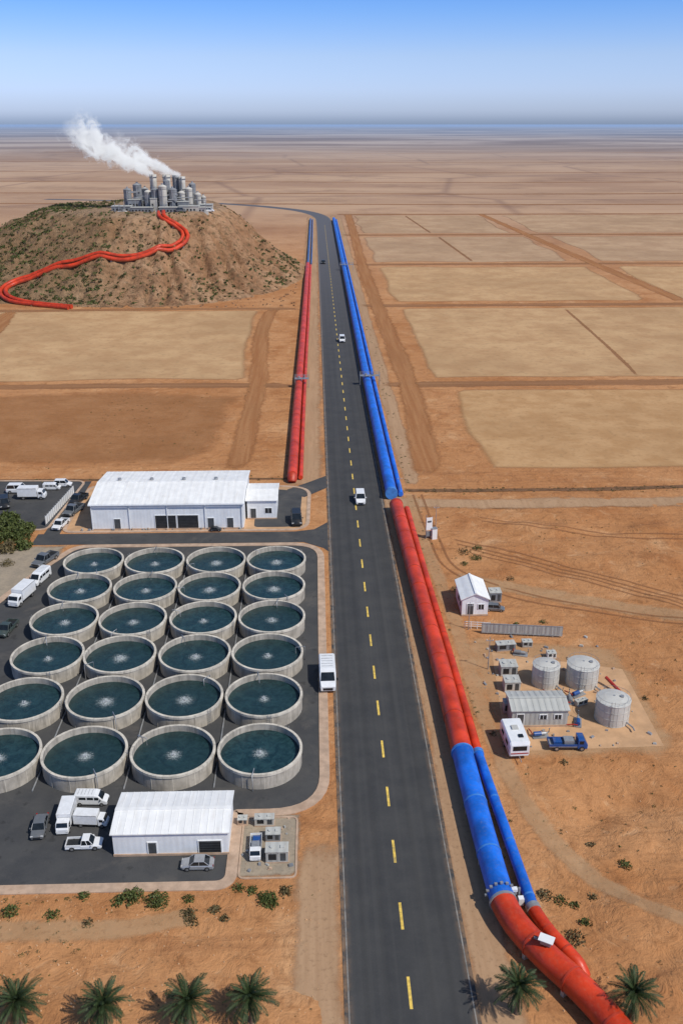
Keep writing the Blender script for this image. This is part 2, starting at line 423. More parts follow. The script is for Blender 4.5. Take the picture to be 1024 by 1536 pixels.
for (a,b,m),cs in zip(rows,colsx):
    for (x0,x1) in cs:
        patch('dry_field',[(x0,a),(x1,a),(x1,b),(x0,b)],m,3.5 if a<300 else 5)
patch('dry_field',[(-140,262),(-20.5,262),(-21.5,372),(-140,372)],'field2',4)
patch('ploughed_field',[(-110,190),(-22,190),(-19,250),(-110,250)],'brown',9,z=.010)
patch('dry_field',[(340,300),(480,300),(480,480),(340,480)],'fieldfar',6)
for y,w in ((256,8),(379,8),(498,9),(637,11),(787,13)):
    strip('dirt_track',[(17,y),(150,y+1),(420,y-2)],w,'trackx',.018,step=12)
strip('dirt_track',[(23,182),(26,256),(25,379),(24.5,500),(26,640),(27,790)],8,'track',.020,step=10)
strip('dirt_track',[(152,385),(146,500),(140,640),(134,790)],8,'track',.020,step=12)
strip('dirt_track',[(-17,186),(-16.5,256),(-19,330),(-17,374)],7,'track',.020,step=10)
strip('dirt_track',[(-4,256),(-60,257),(-160,254)],7,'trackx',.018,step=10)
strip('dirt_track',[(-5,374),(-60,374),(-170,370)],6,'trackx',.018,step=10)
strip('dirt_track',[(-120,372),(-112,320),(-118,262)],7,'track',.022,step=10)
strip('dirt_track',[(93.5,262),(96,300),(99,372)],1.8,'rut',.022,step=10)
strip('dirt_track',[(84,506),(80,628)],2.4,'rut',.022,step=10); strip('dirt_track',[(78,646),(72,778)],2.6,'rut',.022,step=10)
strip('service_path',[(13,168),(40,166.5),(120,167)],6,'shoulder',.020,step=4,follow=True)
strip('ditch',[(17,174),(50,173.5),(90,175),(160,176)],2.6,'ditch',.024,step=3,follow=True)
strip('ditch',[(-3,181.5),(-60,182),(-90,183)],1.6,'ditch',.024,step=5)
for y in (900,1040,1250,1500,1900,2500):
    strip('dirt_track',[(-700,y*1.03),(-100,y),(300,y*.98),(1200,y*1.02)],9+y*.005,'trackx',.03,step=60)
strip('road_shoulder',[(14.6,30),(14.9,160),(14.6,330),(14.5,780)],5.4,'shoulder',.014,step=8)
strip('road_shoulder',[(-.6,30),(-.4,78)],6,'shoulder',.014,step=8)
strip('road_shoulder',[(-2.6,176),(-2.2,330),(-1.8,770)],10,'shoulder',.014,step=8)
strip('road_shoulder',[(19.5,176),(19,330),(19,760)],5,'shoulder',.013,step=8)
for off in (0,1.7):
    strip('wheel_rut',[(18.9+off,172),(19.8+off,150),(21.5+off,138),(30+off,128+off),(44,122+off),(70,112+off)],.7,'rut',.03,step=1,follow=True,edge=.4)
    strip('wheel_rut',[(24,150-off),(40,140-off),(60,125-off),(80,112-off)],.7,'rut',.03,step=1,follow=True,edge=.4)
    strip('wheel_rut',[(26,146-off),(44,134-off),(66,116-off)],.7,'rut',.03,step=1,follow=True,edge=.4)
    strip('wheel_rut',[(30,160-off),(55,152-off),(90,150-off)],.6,'rut',.03,step=1,follow=True,edge=.4)
strip('pale_track',[(18.5,172),(18.6,150),(19.5,135),(20.2,118),(20.3,100),(21.5,84),(25,72),(32,64),(42,60)],3.0,'pale',.026,step=1,follow=True)
strip('pale_track',[(22,135),(40,127),(64,116)],5,'pale',.022,step=1,follow=True)
strip('pale_track',[(-12,66),(-20,64.5),(-34,65)],3,'pale',.026,step=1,follow=True)

# ------------------------------------------------------------------ road
def ribbon(path,w,m,z,off=0.,step=10):
    b=MB(); Q=dens(path,step); vs=[]
    for i,p in enumerate(Q):
        d=(Q[min(i+1,len(Q)-1)]-Q[max(i-1,0)]).normalized(); a=Vector((d.y,-d.x,0))
        for q in (-.5,.5):
            v=p+a*(off+w*q); vs.append((v.x,v.y,z))
    b.add(vs,[(i*2,i*2+1,i*2+3,i*2+2) for i in range(len(Q)-1)],m)
    return b
RP=[(7.37,20),(7.37,300),(7.3,560),(7.0,720),(5.2,765),(-2,800),(-15,830),(-35,857),(-60,882),(-120,920),(-260,960)]
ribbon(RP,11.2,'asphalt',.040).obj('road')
ribbon(RP,.12,'line',.046,5.2).obj('road_edge_marking')
ribbon(RP,.12,'line',.046,-5.2).obj('road_edge_marking')
b=MB(); y=38.8
while y<700:
    n=noise.noise(Vector((y,0,0)))*.1; w=.13
    b.add([(7.35-w,y+n,.047),(7.35+w,y+n,.047),(7.35+w,y+3.2+n,.047),(7.35-w,y+3.2+n,.047)],[(0,1,2,3)],'yellow'); y+=8.35
b.obj('road_centre_marking')

# ------------------------------------------------------------------ yards and kerbs
def roundp(pts,n=8):
    out=[]
    for i,(x,y,r) in enumerate(pts):
        P=Vector((x,y)); A=Vector(pts[i-1][:2]); B=Vector(pts[(i+1)%len(pts)][:2])
        if r<=0: out.append((x,y)); continue
        a=P+(A-P).normalized()*r; c=P+(B-P).normalized()*r
        for k in range(n+1):
            t=k/n; q=a*(1-t)**2+P*2*t*(1-t)+c*t*t; out.append((q.x,q.y))
    return out
def offset(P,d):
    n=len(P);o=[]
    for i in range(n):
        a=Vector(P[i])-Vector(P[i-1]); b=Vector(P[(i+1)%n])-Vector(P[i])
        na=Vector((a.y,-a.x)).normalized(); nb=Vector((b.y,-b.x)).normalized()
        m=(na+nb); m=m/max(.3,m.length_squared/2) if m.length>.01 else na
        o.append((P[i][0]+m.x*d,P[i][1]+m.y*d))
    return o
def flat(name,P,m,z):
    b=MB(); b.add([(x,y,z) for x,y in P],[tuple(range(len(P)))],m); return b.obj(name)
def kerb(name,P,w,h=.12,m='kerb'):
    O=offset(P,w); b=MB(); n=len(P)
    vs=[(x,y,h) for x,y in P]+[(x,y,h) for x,y in O]+[(x,y,0) for x,y in P]+[(x,y,0) for x,y in O]
    fs=[]
    for i in range(n):
        k=(i+1)%n; fs+=[(i,n+i,n+k,k),(2*n+i,i,k,2*n+k),(n+i,3*n+i,3*n+k,n+k)]
    b.add(vs,fs,m); return b.obj(name)
Y1=roundp([(-76,70.2,0),(-9.4,70.2,1),(-9.4,80.4,0.6),(-.1,80.4,5.5),(-.1,148.2,5),(-41.5,148.2,2),(-45,140,3),(-52,118,0),(-76,104,0)])
flat('tank_yard',Y1,'yard',.030); kerb('kerb',Y1,1.15)
flat('side_street',[(-50,149.6),(-2.5,149.6),(1.0,147),(3,143.5),(3,160.),(-.6,155.2),(-4,154.3),(-50,154.3)],'yard',.034)
WP=roundp([(-45.5,155.4,1.5),(-2.2,155.4,3.5),(-1.9,176,4),(-13,177.5,2),(-45.5,177.5,1.5)])
flat('warehouse_pad',WP,'pad',.026); kerb('kerb',WP,.7)
AP=roundp([(-11.6,156.4,1),(-3.4,156.4,3),(-3.0,174,3),(-8,175.5,2),(-12,175.5,1)])
flat('driveway',AP,'yard',.045)
flat('driveway',[(-6,172.5),(-2.5,171),(1.9,176),(1.9,183),(-2,179),(-6,175.3)],'yard',.043)
LL=roundp([(-90,157.5,0),(-49.2,156.5,1.5),(-47.8,181,2),(-90,182,0)])
flat('parking_lot',LL,'yard',.030); kerb('kerb',LL,.5)
flat('side_street',[(-49,154.28),(-46.2,154.28),(-46.3,181),(-47.6,181),(-49,157)],'yard',.036)
patch('gravel_verge',[(-64,104),(-43,104),(-43.2,149),(-64,149)],'gravel',2.5,z=.020)
patch('gravel_pad',[(-9.0,70.4),(-1.8,70.4),(-1.8,80),(-9.0,80)],'gravel',1.2,z=.022)
kerb('kerb',roundp([(-8.0,70.6,.5),(-2.6,70.6,.5),(-2.6,79,.5),(-8.0,79,.5)],3),.2,.10)
flat('site_pad',[(21.8,89.6),(40.6,90.2),(40.8,107),(24,111.8)],'pad',.024)
patch('pale_apron',[(20,86.5),(43,87),(43,113),(19,117)],'pale',3,z=.020)

# ------------------------------------------------------------------ settling tanks
def tank_mesh(seed):
    r=random.Random(seed); b=MB(); ro=4.85
    b.lathe([(ro-.1,0),(ro-.1,1.7)],0,0,'conc',56)
    b.lathe([(ro-.1,1.7),(ro,1.72)],0,0,'lip',56,False)
    b.lathe([(ro,1.72),(ro,2.02)],0,0,'lip',56)
    b.lathe([(ro,2.02),(ro-.3,2.02)],0,0,'lip',56,False)
    b.lathe([(ro-.3,2.02),(ro-.3,.4)],0,0,'conc',56)
    b.disc(0,0,1.22,ro-.295,'water',56)
    R0=r.choice([1.3,1.6,2.0,2.4]); n=32
    vs=[(0,0,1.226)]+[(.5*R0*math.cos(2*math.pi*i/n),.5*R0*math.sin(2*math.pi*i/n),1.226) for i in range(n)]+[(R0*math.cos(2*math.pi*i/n),R0*math.sin(2*math.pi*i/n),1.226) for i in range(n)]
    fs=[(0,1+i,1+(i+1)%n) for i in range(n)]+[(1+i,1+n+i,1+n+(i+1)%n,1+(i+1)%n) for i in range(n)]
    b.add(vs,fs,'foam',False,[1.]+[.4]*n+[0.]*n)
    b.cyl(0,0,1.1,.14,.22,'steel',10)
    for i in range(80):
        a=r.uniform(0,6.28); d=abs(r.gauss(0,.35))*R0*.6; s=r.uniform(.015,.045)
        b.box(d*math.cos(a),d*math.sin(a),1.23+max(0,.45-d*.35)*r.random(),s,s,s*1.5,'white',.6,.6,a)
    for i in range(12):
        a=2*math.pi*i/12+.1; b.box((ro-.095)*math.cos(a),(ro-.095)*math.sin(a),0,.03,.09,1.7,'lip',rot=a)
    a=r.uniform(0,6.28)
    for k in (-.2,.2): b.box((ro+.08)*math.cos(a)-k*math.sin(a),(ro+.08)*math.sin(a)+k*math.cos(a),0,.04,.04,2.3,'steel',rot=a)
    for k in range(7): b.box((ro+.08)*math.cos(a),(ro+.08)*math.sin(a),.25+k*.28,.03,.4,.03,'steel',rot=a)
    a=r.uniform(0,6.28)
    b.tube([((ro-1.0)*math.cos(a),(ro-1.0)*math.sin(a),1.2),((ro-1.0)*math.cos(a),(ro-1.0)*math.sin(a),2.15),((ro+.25)*math.cos(a),(ro+.25)*math.sin(a),2.15),((ro+.25)*math.cos(a),(ro+.25)*math.sin(a),0)],.05,'steel',6)
    return b
variants=[]; ti=0
rowsY=[88.4,99.3,109.6,119.5,129.4,138.9]; colsX=[-6.85,-16.75,-26.7,-36.6]
for j,yy in enumerate(rowsY):
    for i,xx in enumerate(colsX):
        if len(variants)<6:
            o=tank_mesh(ti*7+1).obj('water_tank'); variants.append(o)
        else:
            o=bpy.data.objects.new('water_tank',variants[R.randrange(6)].data); COL.objects.link(o)
        o.location=(xx+R.uniform(-.12,.12),yy+R.uniform(-.1,.1),.032); o.rotation_euler=(0,0,R.uniform(0,6.28)); ti+=1
b=MB()
for xx in (-11.8,-21.7,-31.7):
    b.tube([(xx,84,.12),(xx,143,.12)],.1,'steel',6)
    for yy in rowsY: b.box(xx,yy+.3,.03,.5,.5,.35,'kerb')
b.obj('feed_pipes')

# ------------------------------------------------------------------ pipelines
def pipe(b,path,r,m,ring,step=2.,every=6.,n=20):
    Q=dens(path,step); b.tube(Q,r,m,n)
    acc=0
    for i in range(1,len(Q)-1):
        acc+=(Q[i]-Q[i-1]).length
        if acc>=every:
            acc=0; d=(Q[i+1]-Q[i-1]).normalized()
            b.tube([Q[i]-d*.1,Q[i]+d*.1],r*1.045,ring,n)
            a=math.atan2(d.y,d.x)-math.pi/2
            if Q[i].z-r>.02: b.box(Q[i].x,Q[i].y,0,r*1.7,.35,max(.05,Q[i].z-r*.55),'kerb',1,1,a)
    return Q
zR=1.28
b=MB(); pipe(b,[(14.9,163.2,zR),(15.6,127.1,zR),(16.15,104.5,zR),(16.3,87.9,zR)],1.22,'red','ring_r')
pipe(b,[(16.3,87.9,zR),(16.5,74.6,zR),(16.8,65.6,zR)],1.2,'blue','ring_b',every=7)
pipe(b,[(16.8,65.6,zR),(17.5,63,zR),(19.2,59.7,zR),(21.3,56.5,zR),(22.8,53.7,zR),(24.2,50.2,zR),(25.5,45,zR)],1.22,'red','ring_r',step=.6,every=4.5)
for p,d in (((16.3,87.9,zR),(0,1,0)),((16.8,65.6,zR),(.1,-1,0))):
    p=Vector(p);d=Vector(d).normalized(); b.tube([p-d*.14,p+d*.14],1.31,'steel' if p.y<70 else 'ring_b',24)
b.tube([(14.9,163.2,zR),(14.88,163.8,zR),(14.87,164.1,zR)],[1.28,1.28,.9],'ring_r',20)
b.obj('pipeline')
b=MB(); zs=.64
pipe(b,[(16.85,163,zs),(17.3,135.3,zs),(17.85,111.5,zs),(18.25,88.6,zs)],.56,'red','ring_r',n=14)
pipe(b,[(18.25,88.6,zs),(19.1,74.1,zs),(19.6,65.4,zs)],.56,'blue','ring_b',n=14)
pipe(b,[(19.6,65.4,zs),(20.4,62.9,zs),(21.5,60.6,zs),(22.3,59.3,.35),(22.7,58.5,-.5)],.62,'red','ring_r',step=.5,every=2.5,n=14)
b.tube([(18.25,88.9,zs),(18.25,88.3,zs)],.68,'ring_b',14); b.tube([(19.58,65.7,zs),(19.65,65.1,zs)],.7,'steel',14)
b.obj('pipeline')
b=MB(); pipe(b,[(14.45,170,zR),(14.3,252,zR),(14.5,438,zR),(14.6,738,zR)],1.12,'blue','ring_b',step=6,every=11,n=16)
b.tube([(14.45,170,zR),(14.45,169.2,zR)],1.22,'ring_b',18); b.obj('pipeline')
b=MB(); pipe(b,[(16.4,170.5,zs),(16.3,252,zs),(16.5,438,zs),(16.5,738,zs)],.5,'blue','ring_b',step=6,every=11,n=12); b.obj('pipeline')
b=MB(); pipe(b,[(-5.1,180,1.15),(-4.85,252,1.15),(-4.3,350,1.15),(-3.7,493,1.15)],1.05,'red','ring_r',step=5,every=9,n=16)
b.tube([(-5.1,180,1.15),(-5.1,179.3,.9),(-5.12,178.8,.3)],[1.08,1.05,.8],'ring_r',16); b.obj('pipeline')
b=MB(); pipe(b,[(-3.4,180.5,.62),(-3.2,252,.62),(-2.7,350,.62),(-2.2,493,.62)],.48,'red','ring_r',step=5,every=9,n=12); b.obj('pipeline')
b=MB(); pipe(b,[(-3.6,498,.85),(-3.3,600,.85),(-3,742,.85)],.62,'bluegrey','ring_b',step=10,every=22,n=10)
pipe(b,[(-1.9,498,.55),(-1.6,600,.55),(-1.4,742,.55)],.4,'bluegrey','ring_b',step=10,every=22,n=8); b.obj('pipeline')
HP=[(-68,436),(-66.3,430.1),(-59.4,427.9),(-56.2,424.0),(-59.3,417.8),(-66.9,411),(-78.9,408),(-92.8,408),(-106.8,408),(-120.9,408),(-128.4,406),(-130.4,400),(-126.0,391.6),(-113.8,383.5),(-97.0,375.2)]
for off,rr in ((-1.05,.9),(1.05,.8)):
    Q=dens(HP,2.); P=[]
    for i,p in enumerate(Q):
        d=(Q[min(i+1,len(Q)-1)]-Q[max(i-1,0)]).normalized(); v=p+Vector((d.y,-d.x,0))*off
        P.append([v.x,v.y,max(0,hz(v.x,v.y))+rr*.9])
    for _ in range(6):
        Z=[p[2] for p in P]
        for i in range(1,len(P)-1): P[i][2]=max((Z[i-1]+Z[i]*2+Z[i+1])/4,Z[i]-.1)
    b=MB(); b.tube(P,rr,'red',12)
    for i in range(5,len(P)-2,5):
        p=Vector(P[i]); d=(Vector(P[i+1])-Vector(P[i-1])).normalized(); b.tube([p-d*.15,p+d*.15],rr*1.08,'ring_r',12); b.box(p.x,p.y,p.z-3,.5,.5,2.6,'steel')
    b.obj('pipeline')
def platform(x,y,w,hh,rot=0):
    b=MB()
    for a in (-1,1):
        for c in (-1,1): b.box(a*w/2,c*.7,0,.12,.12,hh+1,'steel')
    b.box(0,0,hh,w+.2,1.6,.1,'steel')
    for a in (-1,1): b.box(0,a*.78,hh+.95,w,.06,.06,'steel'); b.box(0,a*.78,hh+.5,w,.05,.05,'steel')
    b.cyl(-w*.2,0,hh+.1,.3,.5,'steel',10); b.cyl(w*.2,.1,hh+.1,.18,.9,'steel',8); b.hcyl(w*.2,.1,hh+.8,.3,.08,'car_red')
    return b.obj('valve_platform',(x,y,0),rot)
platform(15,256,5.4,2.7); platform(15.8,478,6.5,2.8); platform(-4,254,3.8,2.5)
b=MB(); b.box(0,0,0,1.3,.9,.06,'white'); b.box(0,0,-.5,.9,.6,.5,'steel'); b.box(-.3,0,-.05,.3,.3,.1,'steel')
b.tube([(0,0,-.2),(0,0,-.7)],.1,'steel',8); b.obj('instrument_box',(19.3,59.6,3.1),-.5)
b=MB()
for i in range(9):
    a=math.pi*i/8; b.box(1.38*math.cos(a),0,1.28+1.38*math.sin(a)-.1,.26,.22,.18,'steel')
b.box(1.1,0,1.6,.9,.4,.3,'white'); b.cyl(1.8,.2,.5,.12,1.2,'steel'); b.box(1.9,-.3,.2,.5,.5,.8,'white'); b.obj('pipe_clamp',(16.75,66.6,0),.05)
b=MB()
for i in range(9):
    a=math.pi*i/8; b.box(1.38*math.cos(a),0,1.28+1.38*math.sin(a)-.1,.28,.16,.18,'steel')
b.obj('pipe_clamp',(19.0,60.0,0),-.5)

# ------------------------------------------------------------------ buildings
def gable(name,x0,x1,y0,y1,hw,hr,wall,roof,ridge='x',ov=.3):
    cx=(x0+x1)/2; cy=(y0+y1)/2; e=empty(name,(cx,cy,.03)); w=(x1-x0)/2; d=(y1-y0)/2
    b=MB()
    if ridge=='x':
        vs=[(-w,-d,0),(w,-d,0),(w,d,0),(-w,d,0),(-w,-d,hw),(w,-d,hw),(w,d,hw),(-w,d,hw),(-w,0,hr),(w,0,hr)]
        fs=[(0,1,5,4),(1,2,6,9,5),(2,3,7,6),(3,0,4,8,7)]
    else:
        vs=[(-w,-d,0),(w,-d,0),(w,d,0),(-w,d,0),(-w,-d,hw),(w,-d,hw),(w,d,hw),(-w,d,hw),(0,-d,hr),(0,d,hr)]
        fs=[(0,1,5,8,4),(1,2,6,5),(2,3,7,9,6),(3,0,4,7)]
    b.add(vs,fs,wall); b.obj('walls',parent=e)
    b=MB(); t=.12
    if ridge=='x':
        sl=(hr-hw)/d; W=w+ov; D=d+ov; ze=hw-sl*ov+.02
        a=[(-D,ze),(0,hr+.02),(D,ze),(D,ze+t),(0,hr+.02+t),(-D,ze+t)]
        b.loft([[(-W,y,z) for y,z in a],[(W,y,z) for y,z in a]],roof)
        k=-W+.6
        while k<W: 
            for sgn in (-1,1):
                b.add([(k-.03,0,hr+t+.02),(k+.03,0,hr+t+.02),(k+.03,sgn*D,ze+t),(k-.03,sgn*D,ze+t),(k-.03,0,hr+t+.05),(k+.03,0,hr+t+.05),(k+.03,sgn*D,ze+t+.03),(k-.03,sgn*D,ze+t+.03)],[(4,5,6,7),(0,4,7,3),(1,2,6,5),(2,3,7,6)],roof)
            k+=.75
        b.box(0,0,hr+t,2*W,.4,.07,roof)
    else:
        sl=(hr-hw)/w; W=w+ov; D=d+ov; ze=hw-sl*ov+.02
        a=[(-W,ze),(0,hr+.02),(W,ze),(W,ze+t),(0,hr+.02+t),(-W,ze+t)]
        b.loft([[(x,D,z) for x,z in a],[(x,-D,z) for x,z in a]],roof)
        b.box(0,0,hr+t,.3,2*D,.08,roof)
    b.obj('roof',parent=e)
    b=MB(); b.box(0,-d-.06,.0,2*w+.1,.1,.25,'kerb'); b.obj('plinth',parent=e)
    return e,w,d
def opening(e,kind,x,y,z,w,h,side='f'):
    b=MB()
    if side=='f':
        b.box(x,y-.02,z,w,.06,h,'dark' if kind!='door' else 'door')
        for sx in (-1,1): b.box(x+sx*(w/2+.05),y-.03,z,.1,.1,h+.1,'white')
        b.box(x,y-.03,z+h,w,.1,.1,'white')
        if kind=='shutter':
            k=.3
            while k<h: b.box(x,y-.055,z+k,w-.1,.015,.03,'door'); k+=.3
        if kind=='window': b.box(x,y-.055,z,.05,.02,h,'white')
    else:
        b.box(x+.02,y,z,.06,w,h,'dark')
        for sx in (-1,1): b.box(x+.03,y+sx*(w/2+.05),z,.1,.1,h+.1,'white')
    b.obj({'door':'door','shutter':'roller_door','window':'window'}[kind],parent=e)
e,w,d=gable('warehouse',-40.7,-13.4,155.9,172.4,5.0,6.0,'wall','roof')
cx=(-40.7-13.4)/2
for x,ww,hh,k in ((-36.1,1.1,2.1,'door'),(-27.4,3.7,2.7,'shutter'),(-23.4,3.7,2.7,'shutter'),(-19.3,1.1,2.1,'door'),(-15.8,1.1,2.1,'door')):
    opening(e,k,x-cx,-d,0.02,ww,hh)
b=MB()
for x in (-10,-4,2,8): b.cyl(x,1.2,5.95,.35,.5,'steel',10)
b.obj('roof_vents',parent=e)
b=MB()
for x in (-13.5,-6.8,0,6.8,13.4): b.box(x,-d-.12,.1,.12,.12,4.7,'wall')
b.box(0,-d-.4,4.85,2*w+.6,.14,.14,'wall'); b.obj('gutter',parent=e)
e,w,d=gable('warehouse_annex',-13.0,-7.6,160.2,168.6,3.7,4.2,'wall','roof'); opening(e,'door',-1.6,-d,.02,1,2.1); opening(e,'window',1.2,-d,1.2,1.2,1.); opening(e,'window',w,0,1.2,1.4,1.,'r')
e,w,d=gable('storage_shed',-20.75,-9.3,73.9,79.9,2.75,3.2,'wall','roof',ov=.2)
opening(e,'door',-1.85,-d,.02,.8,1.6); opening(e,'shutter',3.9,-d,.02,2.2,1.7)
e,w,d=gable('small_house',21.3,25.2,122.3,128.5,2.8,3.7,'wall','roof',ridge='y',ov=.25)
opening(e,'door',-.7,-d,.02,.9,2.); opening(e,'window',.9,-d,1.1,.8,.8)
b=MB(); b.box(-w-.02,0,1.1,.06,1.,.8,'dark'); b.box(-w-.02,-1.8,1.1,.06,.7,.8,'dark'); b.obj('window',parent=e)
e,w,d=gable('metal_shed',23.3,30.1,94.4,98.4,2.3,2.75,'wallg','roofg',ov=.18)
opening(e,'door',-2.4,-d,.02,.8,1.8); opening(e,'window',.4,-d,1.1,.8,.6); opening(e,'window',2.2,-d,1.1,.8,.6)

# ------------------------------------------------------------------ storage tanks (right site)
def storage(x,y,r,hh):
    b=MB(); b.lathe([(r,0),(r,hh)],0,0,'silo_l',40)
    for z in (.0,.33,.66,.985): b.lathe([(r,hh*z),(r+.03,hh*z),(r+.03,hh*z+.05),(r,hh*z+.05)],0,0,'silo_l',40,False)
    b.lathe([(r+.05,hh+.02),(r*.55,hh+.3),(.15,hh+.42)],0,0,'silo_l',40,False); b.disc(0,0,hh+.42,.15,'steel',12)
    b.cyl(r*.45,-.2,hh+.2,.25,.3,'steel',10)
    for i in range(16):
        a=2*math.pi*i/16; b.box((r+.01)*math.cos(a),(r+.01)*math.sin(a),0,.03,.03,hh,'silo_l',rot=a)
        b.box((r-.05)*math.cos(a),(r-.05)*math.sin(a),hh,.02,.02,.5,'steel',rot=a)
    b.lathe([(r-.04,hh+.5),(r-.02,hh+.5),(r-.02,hh+.53),(r-.04,hh+.53)],0,0,'steel',32,False)
    a=-1.9
    for k in (-.2,.2): b.box((r+.12)*math.cos(a)-k*math.sin(a),(r+.12)*math.sin(a)+k*math.cos(a),0,.04,.04,hh+.8,'steel',rot=a)
    b.tube([(r*.7,-r*.75,.4),(r*.9,-r-.5,.4),(r*.9,-r-1.1,.4)],.1,'steel',8)
    b.obj('storage_tank',(x,y,.03))
storage(29.6,104.0,1.75,2.8); storage(34.4,103.9,2.05,2.9); storage(36.0,95.9,2.05,2.9)

# ------------------------------------------------------------------ vehicles
def wheels(b,ys,w,r=.34):
    for y in ys:
        for s in (-1,1):
            b.hcyl(s*(w/2-.12),y,r,r,.24,'tyre',14); b.hcyl(s*(w/2+.005),y,r,r*.55,.02,'chrome',10)
def sec(y,w,z0,z1,tw=.9): 
    return [(-w*.94,y,z0),(-w,y,z0+.18),(-w,y,z1-.16),(-w*tw,y,z1),(w*tw,y,z1),(w,y,z1-.16),(w,y,z0+.18),(w*.94,y,z0)]
def lights(b,yf,yr,w,z):
    for s in (-1,1):
        b.box(s*(w-.25),yf,z,.32,.06,.16,'lampw'); b.box(s*(w-.18),yr,z+.08,.2,.06,.25,'lampr')
def cabin(b,y0,y1,yb0,yb1,w,zb,zt,col):
    wt=w*.80; wb=w*.93
    b.loft([[(-wb,y0,zb),(wb,y0,zb),(wb,y1,zb),(-wb,y1,zb)],[(-wt,yb0,zt),(wt,yb0,zt),(wt,yb1,zt),(-wt,yb1,zt)]],'glass')
    b.box(0,(yb0+yb1)/2,zt,wt*2+.03,abs(yb1-yb0)+.03,.06,col,.94,.96)
    for s in (-1,1):
        for (a,c) in ((y0,yb0),(y1,yb1),((y0+y1)/2,(yb0+yb1)/2)):
            b.tube([(s*wb,a,zb),(s*wt,c,zt)],.045,col,5,False)
def vehicle(kind,col,x,y,rot=0.,sc=1.,z=.045,name=None):
    b=MB(); c='car_'+col
    if kind in('car','suv'):
        L=2.15 if kind=='car' else 2.3; w=.9; hb=.92 if kind=='car' else 1.05; ht=1.42 if kind=='car' else 1.75
        b.loft([sec(-L,w*.82,.35,.66),sec(-L+.25,w*.95,.25,.78),sec(-L+1.15,w,.22,hb),sec(0,w,.22,hb+.03),sec(L-.6,w,.22,hb),sec(L-.12,w*.94,.25,hb-.05),sec(L,w*.84,.38,hb-.2)],c,False)
        if kind=='car': cabin(b,-L+1.05,L-.55,-L+1.75,L-1.2,w,hb-.02,ht,c)
        else: cabin(b,-L+1.0,L-.15,-L+1.6,L-.45,w,hb-.02,ht,c)
        wheels(b,(-L+.85,L-.85),w*2+.04); lights(b,-L+.08,L-.03,w,.62)
        b.box(0,-L-.01,.42,.9,.05,.2,'dark')
        for s in (-1,1): b.box(s*(w+.1),-L+1.35,hb-.02,.2,.12,.14,c)
        nm='parked_car'
    elif kind=='pickup':
        L=2.6; w=.95; hb=1.0
        b.loft([sec(-L,w*.86,.4,.8),sec(-L+.25,w*.97,.3,.92),sec(-L+1.2,w,.28,hb+.02),sec(.35,w,.28,hb)],c)
        b.loft([sec(.352,w,.32,.7),sec(L,w,.32,.7)],c)
        for s in (-1,1): b.box(s*(w-.05),(.36+L)/2,.7,.1,L-.36,.38,c)
        b.box(0,L-.05,.7,2*w-.21,.08,.36,c); b.box(0,(.45+L)/2,.71,2*w-.22,L-.6,.02,'dark')
        cabin(b,-L+1.15,.33,-L+1.75,.2,w,hb-.02,1.72,c); wheels(b,(-L+.95,L-.95),w*2+.04,.39); lights(b,-L+.06,L-.01,w,.68)
        b.box(0,-L-.01,.5,1.1,.05,.22,'dark')
        for s in (-1,1): b.box(s*(w+.12),-L+1.4,hb,.2,.12,.18,c)
        nm='pickup_truck'
    elif kind=='van':
        L=2.85; w=1.0
        b.loft([sec(-L,w*.86,.4,.95),sec(-L+.2,w*.95,.3,1.15),sec(-L+.75,w*.98,.28,1.35,.92),sec(-L+1.45,w,.28,2.15,.88),sec(-L+2.1,w,.28,2.3,.88),sec(L-.15,w,.28,2.3,.88),sec(L,w*.95,.35,2.1,.86)],c,False)
        b.add([(-w*.86,-L+.71,1.39),(w*.86,-L+.71,1.39),(w*.78,-L+1.39,2.18),(-w*.78,-L+1.39,2.18)],[(0,1,2,3)],'glass')
        for s in (-1,1):
            b.box(s*(w+.004),-L+1.75,1.3,.02,.75,.55,'glass'); b.box(s*(w+.004),-L+2.85,1.35,.02,1.1,.5,'glass'); b.box(s*(w+.004),-L+4.2,1.35,.02,1.2,.5,'glass')
            b.box(s*(w+.16),-L+1.05,1.25,.18,.1,.3,'dark')
        b.box(0,L+.0,1.3,1.5,.03,.6,'glass'); b.box(0,-L-.01,.5,1.2,.05,.3,'dark')
        for k in range(5): b.box(0,-L+2.6+k*.6,2.3,1.4,.06,.03,'chrome')
        wheels(b,(-L+.95,L-.95),w*2+.04,.37); lights(b,-L+.05,L,w,.75); nm='van'
    elif kind=='box_truck':
        w=1.05
        b.loft([sec(-3.1,w*.88,.45,1.2),sec(-2.9,w*.95,.4,1.5),sec(-2.55,w*.96,.4,2.15,.9),sec(-1.5,w*.96,.4,2.2,.9)],c)
        b.add([(-w*.84,-2.935,1.5),(w*.84,-2.935,1.5),(w*.8,-2.595,2.13),(-w*.8,-2.595,2.13)],[(0,1,2,3)],'glass')
        for s in (-1,1): b.box(s*(w*.96+.006),-2.1,1.35,.02,.7,.55,'glass'); b.box(s*(w+.15),-2.7,1.5,.15,.08,.35,'dark'); 
        b.box(0,.85,.75,2*w+.1,4.4,2.1,c); b.box(0,.85,2.85,2*w-.1,4.2,.04,c); b.box(0,.8,.45,1.0,4.6,.3,'dark')
        for s in (-1,1): 
            b.box(s*(w+.052),.85,.75,.02,4.4,.12,'chrome'); b.box(s*(w+.052),.85,2.7,.02,4.4,.1,'chrome')
        wheels(b,(-2.2,1.8),w*2,.42); lights(b,-3.12,3.06,w,.75); nm='box_truck'
    elif kind=='caravan':
        w=1.1;L=2.3
        b.loft([sec(-L,w*.92,.6,1.9,.9),sec(-L+.2,w,.45,2.3,.88),sec(L-.3,w,.45,2.35,.88),sec(L,w*.95,.6,2.0,.88)],'car_white')
